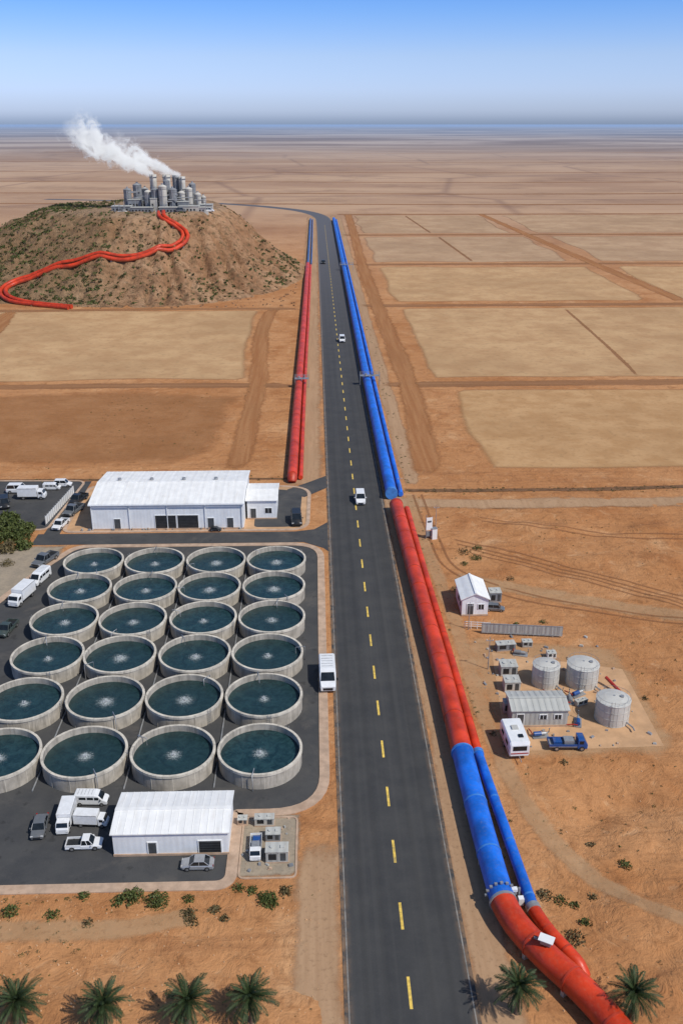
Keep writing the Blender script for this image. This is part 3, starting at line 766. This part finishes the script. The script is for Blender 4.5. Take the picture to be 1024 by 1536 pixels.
        b.box(0,-L-.0,1.25,1.5,.05,.55,'glass')
        for s in (-1,1):
            b.box(s*(w+.005),-.9,1.25,.02,1.,.5,'glass'); b.box(s*(w+.005),.9,1.25,.02,1.,.5,'glass'); b.box(s*(w+.005),0,.85,.02,2*L-.6,.12,'car_'+col)
        b.box(0,-L+.0,.85,1.9,.06,.12,'car_'+col); b.box(0,.3,2.33,.7,.7,.14,'silo_l'); b.box(.3,-1.2,2.31,.5,.5,.12,'glass')
        b.tube([(0,-L,.5),(0,-L-.9,.45)],.05,'steel',6); wheels(b,(.2,),w*2-.05,.33); nm='caravan'
    elif kind=='flatbed':
        w=.95
        b.loft([sec(-2.9,w*.9,.4,1.1),sec(-2.75,w*.95,.35,1.3),sec(-2.4,w*.96,.35,1.95,.9),sec(-1.5,w*.96,.35,2.0,.9)],c)
        b.add([(-w*.84,-2.785,1.31),(w*.84,-2.785,1.31),(w*.8,-2.435,1.93),(-w*.8,-2.435,1.93)],[(0,1,2,3)],'glass')
        for s in (-1,1): b.box(s*(w*.96+.006),-2.0,1.2,.02,.6,.5,'glass')
        b.box(0,.6,.7,2*w,4.0,.12,'steel'); 
        for s in (-1,1): b.box(s*(w-.03),.6,.82,.06,4.,.35,c)
        b.box(0,2.57,.82,2*w-.13,.06,.35,c); b.box(0,-.3,.83,1.3,1.4,.7,'steel'); b.box(.1,1.3,.83,1.2,1.2,.45,'car_blue')
        wheels(b,(-2.1,1.5),w*2,.4); lights(b,-2.92,2.6,w,.6); nm='flatbed_truck'
    return b.obj(name or nm,(x,y,z),rot,None,sc)
q=math.pi/2
vehicle('van','white',1.05,105.2,0.02,1.06,z=.05)
vehicle('suv','white',8.3,168.5,0,1.08,name='car'); vehicle('suv','white',8.85,313,0,1.1,name='car'); vehicle('car','black',4.4,503,0,1.15,name='car')
vehicle('suv','black',-3.9,158.6,.05,1.1,z=.06)
vehicle('car','grey',-29.2,77.9,.08,.8); vehicle('box_truck','white',-26.7,78.9,.03,.66); vehicle('van','white',-24.7,82.0,q*.97,.62)
vehicle('box_truck','white',-24.0,78.6,q*.95,.56); vehicle('pickup','white',-24.0,75.3,q*1.02,.7); vehicle('car','silver',-12.2,72.2,-q,.75)
vehicle('flatbed','white',-6.6,74.4,.02,.62,z=.03)
vehicle('pickup','grey',-45.6,142.5,-.4,1.0); vehicle('box_truck','white',-45.6,129.0,-.25,.85); vehicle('van','white',-44.6,135.6,-.25,.8); vehicle('pickup','green',-45.0,119.5,-.15,.85)
vehicle('box_truck','white',-55.8,171.8,q,.85); vehicle('van','white',-53.2,176.6,q,.6); vehicle('suv','white',-59.5,175.2,q,1); vehicle('suv','black',-60.0,168,.3,1)
vehicle('pickup','white',-46.8,157.6,-.2,.85); vehicle('pickup','grey',-46.0,164.2,-.3,1.,z=.05); vehicle('pickup','black',-46.4,169.8,-.3,.95,z=.05); vehicle('suv','white',-51.5,178.4,q,.8)
vehicle('car','black',-18.4,154.9,q,.5,z=.13)
vehicle('caravan','red',22.8,90.4,.05,1.08); vehicle('flatbed','blue',28.9,90.2,q*.98,.82)
vehicle('suv','grey',26.6,123.9,q*.9,.62)

# ------------------------------------------------------------------ equipment
def unit(name,x,y,sx,sy,hh,body,rot=0.):
    b=MB(); b.box(0,0,0,sx*1.06,sy*1.06,.12,'kerb'); b.box(0,0,.12,sx,sy,hh,body); b.box(0,0,.12+hh,sx*1.05,sy*1.05,.07,'roofg')
    b.box(-sx*.2,-sy/2-.01,.4,sx*.35,.03,hh*.6,'dark'); b.box(sx*.28,-sy/2-.01,.3,sx*.25,.03,hh*.75,'door')
    k=-sx/2+.2
    while k<sx/2: b.box(k,sy/2+.01,.15,.06,.03,hh-.1,body); b.box(k,-sy/2-.015,.15+hh*.88,.06,.03,hh*.1,body); k+=.35
    b.cyl(-sx*.22,0,.19+hh,min(sx,sy)*.17,.12,'roofg',12); b.box(sx*.25,0,.19+hh,sx*.2,sy*.3,.1,'roofg')
    b.obj(name,(x,y,.03),rot)
unit('equipment_cabinet',25.2,106.6,2.2,1.9,1.3,'wallg'); unit('equipment_cabinet',24.9,102.8,2.0,1.8,1.3,'silo_l'); unit('equipment_cabinet',23.4,97.8,1.0,1.2,1.3,'wallg')
unit('equipment_cabinet',27.1,127.2,1.8,1.8,1.5,'silod'); unit('generator',26.0,112.6,2.6,1.2,.9,'silod',.1); unit('generator',29.2,113.4,1.4,1.0,.7,'wallg')
unit('generator',31.9,110.3,1.2,1,.7,'white'); unit('generator',33,98.9,1.6,.7,.6,'wallg',.4)
unit('shipping_container',-4.4,73.2,2.2,1.4,1.2,'wallg'); unit('equipment_cabinet',-4.9,76.0,1.5,1.1,.8,'silod'); unit('equipment_cabinet',-8.2,78.3,1.0,.8,.6,'kerb'); unit('shipping_container',-5.9,78.2,2.0,.9,.8,'silo')
def pump(x,y,rot):
    b=MB(); b.box(0,0,0,2,.9,.12,'steel'); b.hcyl(-.4,0,.45,.28,.9,'car_blue' if R.random()<.4 else 'silod',12); b.hcyl(.35,0,.45,.2,.6,'steel',12); b.tube([(.7,0,.45),(1.0,0,.6),(1.05,0,1.1)],.09,'steel',8); b.tube([(-1,0,.4),(-1,.6,.4),(-1,1.4,.2)],.08,'car_red',8)
    b.obj('pump_skid',(x,y,.03),rot)
for a in ((33.2,101,.5),(31.8,99.8,1.4),(37.2,100.2,2.2),(26.4,92.4,.1),(27.8,111,-.3),(31.6,95,1.3),(30.2,100.9,.2)): pump(*a)
b=MB(); b.tube([(38.6,101.2,.4),(37.4,103.4,1.1)],.22,'car_red',10); b.obj('red_pipe_section',(0,0,.03))
b=MB()
for i in range(110):
    x=R.uniform(21,40); y=R.uniform(90,116)
    s=R.uniform(.1,.4); b.box(x,y,.02,s,s*R.uniform(.5,2),s*.6,R.choice(['steel','kerb','wallg','silod','conc']),.8,.8,R.random()*3)
for i in range(40):
    s=R.uniform(.1,.35); b.box(R.uniform(-8,-3),R.uniform(71,79),.02,s,s*R.uniform(.5,2),s*.6,R.choice(['steel','kerb','wallg','silod']),.8,.8,R.random()*3)
for i in range(30):
    s=R.uniform(.1,.4); b.box(R.uniform(-44,-14),155.7-R.random()*.2,.12,s,s*.8,s*.8,R.choice(['steel','kerb','wallg','silod']),.8,.8,R.random()*3)
b.obj('stored_materials')
b=MB(); x0,y0,x1,y1=23.4,117.0,34.8,115.6; N=14
for i in range(N):
    t=(i+.5)/N; x=x0+(x1-x0)*t; y=y0+(y1-y0)*t
    b.box(x,y,.35,(x1-x0)/N-.06,.06,1.3,'wallg',rot=-.12); b.box(x-.4,y+.05,0,.08,.08,1.8,'steel')
b.box((x0+x1)/2,(y0+y1)/2,1.68,x1-x0,.12,.07,'steel',rot=-.12); b.box((x0+x1)/2,(y0+y1)/2-.08,.25,x1-x0,.12,.07,'steel',rot=-.12)
b.obj('metal_fence')
b=MB(); 
for i in range(5):
    x=21.2+i*.9; b.box(x,118.6-i*.12,0,.08,.08,1.2,'white')
for z in (.4,.75,1.1): b.box(23,118.36,z,3.7,.05,.07,'white',rot=-.13)
b.obj('white_fence')
b=MB(); x0,y0,x1,y1=-49.6,158.0,-48.2,174; N=16; a=math.atan2(y1-y0,x1-x0)
for i in range(N):
    t=(i+.5)/N; b.box(x0+(x1-x0)*t,y0+(y1-y0)*t,.3,.85,.05,1.5,'white',rot=a); b.box(x0+(x1-x0)*i/N,y0+(y1-y0)*i/N,0,.1,.1,2.1,'steel')
b.obj('panel_fence')
b=MB(); b.box(-.55,0,0,.1,.1,4.6,'steel'); b.box(.55,0,0,.1,.1,4.2,'steel'); b.box(0,-.08,1.7,1.15,.06,2.4,'white',.96,1); b.box(0,-.08,.5,1.1,.06,1.,'silod'); b.box(.0,-.15,3.2,.7,.03,.3,'door'); b.box(.9,-.2,0,.9,.8,2.0,'white'); b.box(.9,-.2,2.0,1.0,.9,.08,'steel')
b.obj('notice_board',(19.6,150.5,0),.25)
def pole(x,y,hh):
    b=MB(); b.cyl(0,0,0,.07,hh,'steel',8,.04); b.box(0,0,hh-.6,1.0,.07,.07,'steel'); 
    for k in (-.4,0,.4): b.cyl(k,0,hh-.53,.04,.18,'white',6)
    b.obj('utility_pole',(x,y,0))
pole(22.7,107.5,5); pole(21.7,118.2,4.5); pole(16.2,171.6,4); pole(21.5,156,4.2)

# ------------------------------------------------------------------ power plant on the hill
pl=empty('power_plant',(-72,458,0)); zb=30.3
def silo(x,y,r,hh,m='silo',nm='silo',stack=False):
    b=MB()
    if stack: b.lathe([(r*1.15,-1.5),(r,hh*.35),(r*.86,hh*.8),(r*.92,hh),(r*.8,hh),(r*.78,hh-1)],0,0,m,24); b.disc(0,0,hh-1,r*.78,'dark',24)
    else:
        b.lathe([(r,-1.5),(r,hh)],0,0,m,24); b.lathe([(r*1.04,hh),(r*1.04,hh+.3),(r*.5,hh+.9),(.2,hh+1.1)],0,0,m,24,False); b.cyl(0,0,hh+.9,r*.25,.7,'steel',8)
    for z in (.3,.62,.92): b.lathe([(r*1.0,hh*z),(r*1.06,hh*z),(r*1.06,hh*z+.25),(r*1.0,hh*z+.25)],0,0,'silod',24,False)
    b.box(0,-r-.1,0,.4,.12,hh,'steel')
    b.obj(nm,(x,y,zb),0,pl)
for x,y,r,hh,k in ((-2.3,2,1.8,16,1),(4.2,0,2.0,16,1),(7.6,5,1.7,15.5,1),(10.8,3,1.7,15,1),
                   (-14.6,2,1.8,9,0),(-10.3,4,2.0,11,0),(-4.2,-4,1.6,8.5,0),(-.6,-6,1.8,9.5,0),(3.2,-8,1.9,11,0),(7.4,-6,1.9,9.5,0),(11.0,-3,1.6,8,0),(14.0,0,1.7,9.5,0),(17.8,2,1.6,7,0),(20,5,1.2,5.5,0),(4.4,-3,1.5,13,0),(-7.5,8,1.5,9,0),(14.8,8,1.6,11,0)):
    silo(x,y,r,hh,'silod' if R.random()<.3 else 'silo','smokestack' if k else 'silo',bool(k))
b=MB()
for x,y,sx,sy,hh,m in ((-16,-6,9,5,2.6,'silod'),(-6,-11,10,4,2.4,'silod'),(6,-13,8,4,2.6,'silod'),(15,-9,9,5,2.8,'silo'),(22,-3,6,5,3,'silo'),(-11,0,6,4,5,'silod'),(12,-6,5,4,4.5,'silod'),(0,6,26,4,4,'silod'),(20,-9,5,4,2.2,'car_silver'),(-1,-8,3,3,6,'silo')):
    b.box(x,y,zb-2.5,sx,sy,hh+2.5,m); b.box(x,y,zb+hh,sx+.4,sy+.4,.25,'roofg')
    k=-sx/2+1
    while k<sx/2-.5: b.box(x+k,y-sy/2-.03,zb+hh*.35,.7,.1,hh*.3,'dark'); k+=1.5
b.obj('machine_halls',parent=pl)
b=MB()
for i in range(20):
    x=R.uniform(-15,18); y=R.uniform(-9,5); z=zb+R.uniform(3,9); b.tube([(x,y,z),(x+R.uniform(3,7),y,z)],.22,'steel',8)
for i in range(16):
    x=R.uniform(-20,24); y=-12+R.uniform(-2,3); b.tube([(x,y,zb-1),(x,y,zb+R.uniform(3,6))],.12,'steel',6); b.box(x,y,zb-1,R.uniform(.8,2),R.uniform(.8,2),R.uniform(1.5,3),R.choice(['silo','silod','white','wallg']))
b.obj('pipework',parent=pl)
for x,y,c in ((24,-9,'white'),(12,-15,'grey')): vehicle('suv',c,-72+x,458+y,q,1,z=hz(-72+x,458+y)+.1)

def plume(name,p0,p1,r0,r1,seed,dn):
    p0=Vector(p0);p1=Vector(p1); L=(p1-p0).length
    b=MB(); t=NT(name+'_vapour')
    hw=r1*1.8
    b.box(L/2,0,-hw,L*1.04,2*hw,2*hw,t.m)
    P=t.obj(); sp=t.n('ShaderNodeSeparateXYZ'); t.put(sp.inputs[0],P)
    u=t.math('DIVIDE',sp.outputs[0],L)
    ofs=t.n('ShaderNodeVectorMath',operation='ADD'); t.put(ofs.inputs[0],P); ofs.inputs[1].default_value=(seed*13.7,seed*3.1,seed*7.7)
    w1=t.noise(ofs.outputs[0],.10,2,.5); w2=t.noise(ofs.outputs[0],.25,5,.62,.8)
    wob=t.math('MULTIPLY',t.math('MULTIPLY',t.math('SUBTRACT',w1,.5),u),r1*4)
    zz=t.math('ADD',t.math('SUBTRACT',sp.outputs[2],wob),t.math('MULTIPLY',t.math('SINE',t.math('MULTIPLY',u,3.14)),r1*.3))
    d=t.math('SQRT',t.math('ADD',t.math('MULTIPLY',sp.outputs[1],sp.outputs[1]),t.math('MULTIPLY',zz,zz)))
    rad=t.math('ADD',r0,t.math('MULTIPLY',t.math('POWER',t.math('MAXIMUM',u,0.),.6),r1-r0))
    f=t.math('SUBTRACT',1.,t.math('DIVIDE',d,rad))
    f=t.math('ADD',f,t.math('MULTIPLY',t.math('SUBTRACT',w2,.5),t.math('ADD',1.5,t.math('MULTIPLY',u,3.6))))
    f=t.rng(f,.0,.65)
    fade=t.math('MULTIPLY',t.rng(u,1.02,.5),t.rng(u,-.01,.01))
    dens_=t.math('MULTIPLY',t.math('MULTIPLY',f,fade),dn)
    v=t.n('ShaderNodeVolumePrincipled'); v.inputs['Color'].default_value=(1,1,1,1); v.inputs['Anisotropy'].default_value=0.
    t.put(v.inputs['Density'],dens_); v.inputs['Emission Color'].default_value=(.95,.97,1,1); t.put(v.inputs['Emission Strength'],t.math('MULTIPLY',dens_,.38))  # vapour glows by itself, standing in for multiply scattered daylight
    t.t.links.new(v.outputs[0],t.out.inputs['Volume'])
    o=b.obj(name,p0); o.rotation_mode='QUATERNION'; o.rotation_quaternion=(p1-p0).to_track_quat('X','Z'); return o
plume('steam_plume',(-74.3,460,46),(-113,463,69.5),1.4,6.6,1,.6)
plume('steam_plume',(-62,462,45.5),(-92,464,62),1.3,5.0,4,.6)

# ------------------------------------------------------------------ vegetation
def clump(b,x,y,z,r,n,m,flat=.65,s=.14,rnd=R):
    for i in range(n):
        while True:
            p=Vector((rnd.uniform(-1,1),rnd.uniform(-1,1),rnd.uniform(0,1)))
            if p.length<1: break
        k=noise.noise(Vector((p.x*2+x,p.y*2+y,p.z*2)))
        p*=1+.5*k
        c=Vector((x+p.x*r,y+p.y*r,z+p.z*r*flat))
        a=Vector((rnd.gauss(0,1),rnd.gauss(0,1),rnd.gauss(0,.7))).normalized(); u=a.orthogonal().normalized(); w=a.cross(u)
        ss=s*rnd.uniform(.6,1.4); u=u*ss; w=w*ss*.6
        b.add([tuple(c-u),tuple(c+w),tuple(c+u),tuple(c-w)],[(0,1,2,3)],m)
for x,y,r,n,m in ((-17.9,68.3,1.15,640,'scrub'),(-19.2,67.9,.7,240,'scrub'),(-15.5,67.7,1.15,640,'scrub'),(-5.2,67.7,1.0,500,'scrub'),(-4.6,67.2,.6,180,'scrub'),(-3.4,68.7,.7,210,'scrub2'),
    (-12.4,66.2,.8,240,'scrub2'),(-12.6,67.9,.6,150,'scrub'),(-10,66.6,.6,170,'scrub2'),(-9,65.6,.5,100,'scrub2'),(-21.5,65.3,.6,130,'scrub2'),(-25,66.4,.7,180,'scrub'),(-8,69.2,.6,140,'scrub'),(-29,66.8,.9,260,'scrub'),(-32,64.5,.6,160,'scrub2'),(-12,65.3,.7,150,'scrub2'),(-6.7,68.9,.6,140,'scrub'),(-22.6,68.6,.6,150,'scrub'),
    (30,71,.7,160,'scrub'),(27.5,74.3,.5,90,'scrub2'),(22.8,62.3,1.0,300,'scrub2'),(21.2,67.5,.8,200,'scrub2'),(22.6,66.8,.7,140,'scrub'),(23.8,66.2,.5,90,'scrub'),(25.7,67,.5,90,'scrub2'),(24.2,64,.6,120,'scrub'),
    (26.6,142,1.0,220,'scrub'),(25,144.5,1.2,220,'scrub2'),(27.6,146,.9,180,'scrub'),(24.4,140,.7,110,'scrub'),(33,120,.6,80,'scrub'),(21.8,130.8,.9,160,'scrub2'),(31,134,.7,90,'scrub2'),(29,119.6,.5,70,'scrub'),(41.5,100,.5,70,'scrub2'),(20.8,93,.5,80,'scrub2'),(28,87.4,.5,70,'scrub2'),
    (-55.5,157,2.2,1000,'scrub'),(-53,152.5,2.2,1000,'scrub'),(-55.8,152,2.4,900,'scrub'),(-51,148.6,1.5,560,'scrub'),(-57,160.5,2.0,800,'scrub'),(-53.5,147.5,1.7,560,'scrub2'),(-58.5,156,2.6,900,'scrub'),(-52.5,156.2,1.6,600,'scrub'),(-51.8,142,1.2,360,'scrub2')):
    b=MB(); clump(b,0,0,0,r,n,m,.75 if r<1.3 else 1.05,.11 if r<1.25 else .22); b.obj('shrub',(x,y,und(x,y)-.03),R.random()*6)
b=MB()
for i in range(900):
    z=R.random()
    if z<.35: x,y=R.uniform(-34,-.5),R.uniform(54,69.5)
    elif z<.75: x,y=R.uniform(19.5,60),R.uniform(55,165)
    else: x,y=R.uniform(-60,-16),R.uniform(180,250)
    if 20<x<42 and 88<y<130: continue
    if noise.noise(Vector((x*.07,y*.07,4)))<-.02: continue
    r=R.uniform(.07,.32); clump(b,x,y,und(x,y)-.02,r,int(6+r*50),'scrub2' if R.random()<.6 else 'scrub',.6,.07)
for i in range(420):
    k=R.random()
    if k<.6: x=R.uniform(17,110); y=173.8+R.gauss(0,.7)
    elif k<.75: x=R.uniform(-60,-4); y=181.8+R.gauss(0,.6)
    else: x=R.uniform(17.9,20); y=R.uniform(60,340)
    r=R.uniform(.1,.4); clump(b,x,y,und(x,y)-.02,r,int(6+r*30),'scrub2' if R.random()<.5 else 'scrub',.6,.1)
b.obj('scattered_scrub')
b=MB()
for i in range(900):
    if R.random()<.4: x,y=R.uniform(-34,0),R.uniform(54,69.5)
    else: x,y=R.uniform(19,60),R.uniform(55,165)
    if 20<x<42 and 88<y<130: continue
    s=R.uniform(.05,.18); b.box(x,y,und(x,y)-.02,s,s*R.uniform(.6,1.3),s*.7,'pad',.6,.6,R.random()*3)
b.obj('loose_stones')
b=MB(); c=0
while c<2800:
    x=R.uniform(-215,-8); y=R.uniform(376,520)
    hh=hz(x,y)
    if hh<.5: continue
    dl=noise.noise(Vector((x*.035,y*.035,6)))*1.2
    pr=.7 if x<-88 else .22
    if R.random()>pr+dl: continue
    if hh>28 and -98<x<-46 and y>440: continue
    c+=1
    if min((Vector((x,y))-Vector(p)).length for p in HP)<3.5: continue
    r=R.uniform(.35,1.3)*(1.15 if x<-90 else .9); clump(b,x,y,hh-.1,r,16,'scrub' if R.random()<.6 else 'scrub2',.7,.42)
b.obj('hill_scrub')
b=MB()
for i in range(520):
    x=R.uniform(-120,-8); y=R.uniform(376,450); hh=hz(x,y)
    if hh<0: hh=0
    s=R.uniform(.25,.95); b.box(x,y,hh-.2,s,s*R.uniform(.6,1.2),s*.8,'hill',.6,.7,R.random()*3)
b.obj('boulders')

def palm(x,y,hh,seed,rf=1.9):
    r=random.Random(seed); e=empty('palm_tree',(x,y,und(x,y)))
    b=MB(); lean=(r.uniform(-.15,.15),r.uniform(-.15,.15)); P=[];rr=[]
    for i in range(22):
        t=i/21; P.append((lean[0]*t*t,lean[1]*t*t,hh*t-.1)); rr.append(.22-.07*t+(.022 if i%2 else 0)+(.07*(1-t)**6)+(.07 if t>.88 else 0))
    b.tube(P,rr,'trunk',12)
    top=Vector(P[-1])
    for i in range(26):
        a=r.uniform(0,6.28); z=hh*r.uniform(.55,1.0); b.tube([(lean[0]*.8+.16*math.cos(a),lean[1]*.8+.16*math.sin(a),z),(lean[0]*.8+.32*math.cos(a),lean[1]*.8+.32*math.sin(a),z+.15)],[.05,.02],'trunk',5)
    b.obj('trunk',parent=e)
    b=MB(); N=46
    for i in range(N):
        a=i*2.399+r.uniform(-.3,.3); u=(i+.5)/N; el=math.radians(84-u*108+r.uniform(-9,9)); L=rf*r.uniform(.82,1.15)*(.8+.3*math.sin(u*3))
        m='palm' if u<.93 else 'palmdead'
        hd=Vector((math.cos(a),math.sin(a),0)); side=Vector((-math.sin(a),math.cos(a),0))
        p=top.copy(); K=15; pts=[p.copy()]; dirs=[]
        for k in range(K):
            ee=el-(k/K)**1.3*math.radians(66)
            d=hd*math.cos(ee)+Vector((0,0,math.sin(ee))); dirs.append(d); p=p+d*L/K; pts.append(p.copy())
        b.tube(pts,[.024*(1-j/(K+3)) for j in range(K+1)],m,3,False)
        tw=r.uniform(-.4,.4)
        for k in range(1,K):
            for q2 in (0,.33,.66):
                t=(k+q2)/K; d=dirs[min(k,K-1)]; base=pts[k].lerp(pts[k+1],q2); ll=.40*rf/1.9*math.sin(math.pi*min(1,.18+t*.82))**.7+.05
                upv=side.cross(d).normalized()
                for s in (-1,1):
                    if r.random()<.06: continue
                    sd=(side*math.cos(tw)+upv*math.sin(tw)*1)*s
                    dd=(sd*.7+d*.85+upv*(.25+.15*r.uniform(-1,1))).normalized()
                    tip=base+dd*ll*r.uniform(.8,1.1)+Vector((0,0,-.04)); wv=d*.03
                    mid=base.lerp(tip,.45)
                    b.add([tuple(base-wv*.5),tuple(mid-wv),tuple(tip),tuple(mid+wv),],[(0,1,2,3)],m)
    b.obj('fronds',parent=e)
for i,(x,y,hh) in enumerate(((-24.6,54.8,2.9),(-17.5,54.4,2.8),(-10.8,54.3,3.0),(-5.75,54.4,2.9),(16.0,55.0,3.1),(25.3,54.2,3.0))): palm(x,y,hh,40+i,2.3)

# ------------------------------------------------------------------ light, sky, camera
el=math.radians(50); az=Vector((.80,-.60,0)).normalized()
sd=Vector((az.x*math.cos(el),az.y*math.cos(el),math.sin(el)))
L=bpy.data.lights.new('sun','SUN'); L.energy=3.8; L.angle=math.radians(.5); L.color=(1,.955,.87)
o=bpy.data.objects.new('sun',L); COL.objects.link(o); o.rotation_mode='QUATERNION'; o.rotation_quaternion=sd.to_track_quat('Z','Y'); o.location=(60,-40,120)
W=bpy.data.worlds.new('World'); S.world=W; W.use_nodes=True; t=W.node_tree; t.nodes.clear()
sky=t.nodes.new('ShaderNodeTexSky'); sky.sky_type='NISHITA'; sky.sun_disc=False; sky.sun_elevation=el; sky.sun_rotation=math.atan2(az.x,az.y); sky.altitude=200; sky.air_density=1.0; sky.dust_density=.6; sky.ozone_density=2.
bg=t.nodes.new('ShaderNodeBackground'); bg.inputs[1].default_value=.10; wo=t.nodes.new('ShaderNodeOutputWorld')
tc=t.nodes.new('ShaderNodeTexCoord'); sp=t.nodes.new('ShaderNodeSeparateXYZ'); t.links.new(tc.outputs['Generated'],sp.inputs[0])
rp=t.nodes.new('ShaderNodeValToRGB'); cr=rp.color_ramp
K=2.0
def kc(c): return tuple(v/K for v in c)+(1,)
cr.elements[0].position=0; cr.elements[0].color=kc((.56,.74,1.35)); cr.elements[1].position=.5; cr.elements[1].color=kc((1,1,1))
for p,c in ((.010,(.82,1.0,1.72)),(.03,(.92,1.08,1.80)),(.06,(.90,1.03,1.58)),(.10,(.58,.88,1.55)),(.14,(.36,.72,1.50)),(.25,(.55,.8,1.2))):
    x=cr.elements.new(p); x.color=kc(c)
t.links.new(sp.outputs[2],rp.inputs[0])
mx=t.nodes.new('ShaderNodeMix'); mx.data_type='RGBA'; mx.blend_type='MULTIPLY'; mx.inputs[0].default_value=1
vm=t.nodes.new('ShaderNodeVectorMath'); vm.operation='SCALE'; vm.inputs['Scale'].default_value=K
t.links.new(sky.outputs[0],mx.inputs[6]); t.links.new(rp.outputs[0],mx.inputs[7]); t.links.new(mx.outputs[2],vm.inputs[0]); t.links.new(vm.outputs[0],bg.inputs[0]); t.links.new(bg.outputs[0],wo.inputs[0])
cam=bpy.data.cameras.new('camera'); cam.sensor_fit='VERTICAL'; cam.sensor_height=24; cam.lens=21.875; cam.clip_end=200000; cam.clip_start=1
co=bpy.data.objects.new('camera',cam); COL.objects.link(co); co.location=(0,0,68); co.rotation_euler=(math.radians(90-22.608),0,math.radians(-1.586)); S.camera=co
S.view_settings.view_transform='Standard'; S.view_settings.look='None'; S.view_settings.exposure=0
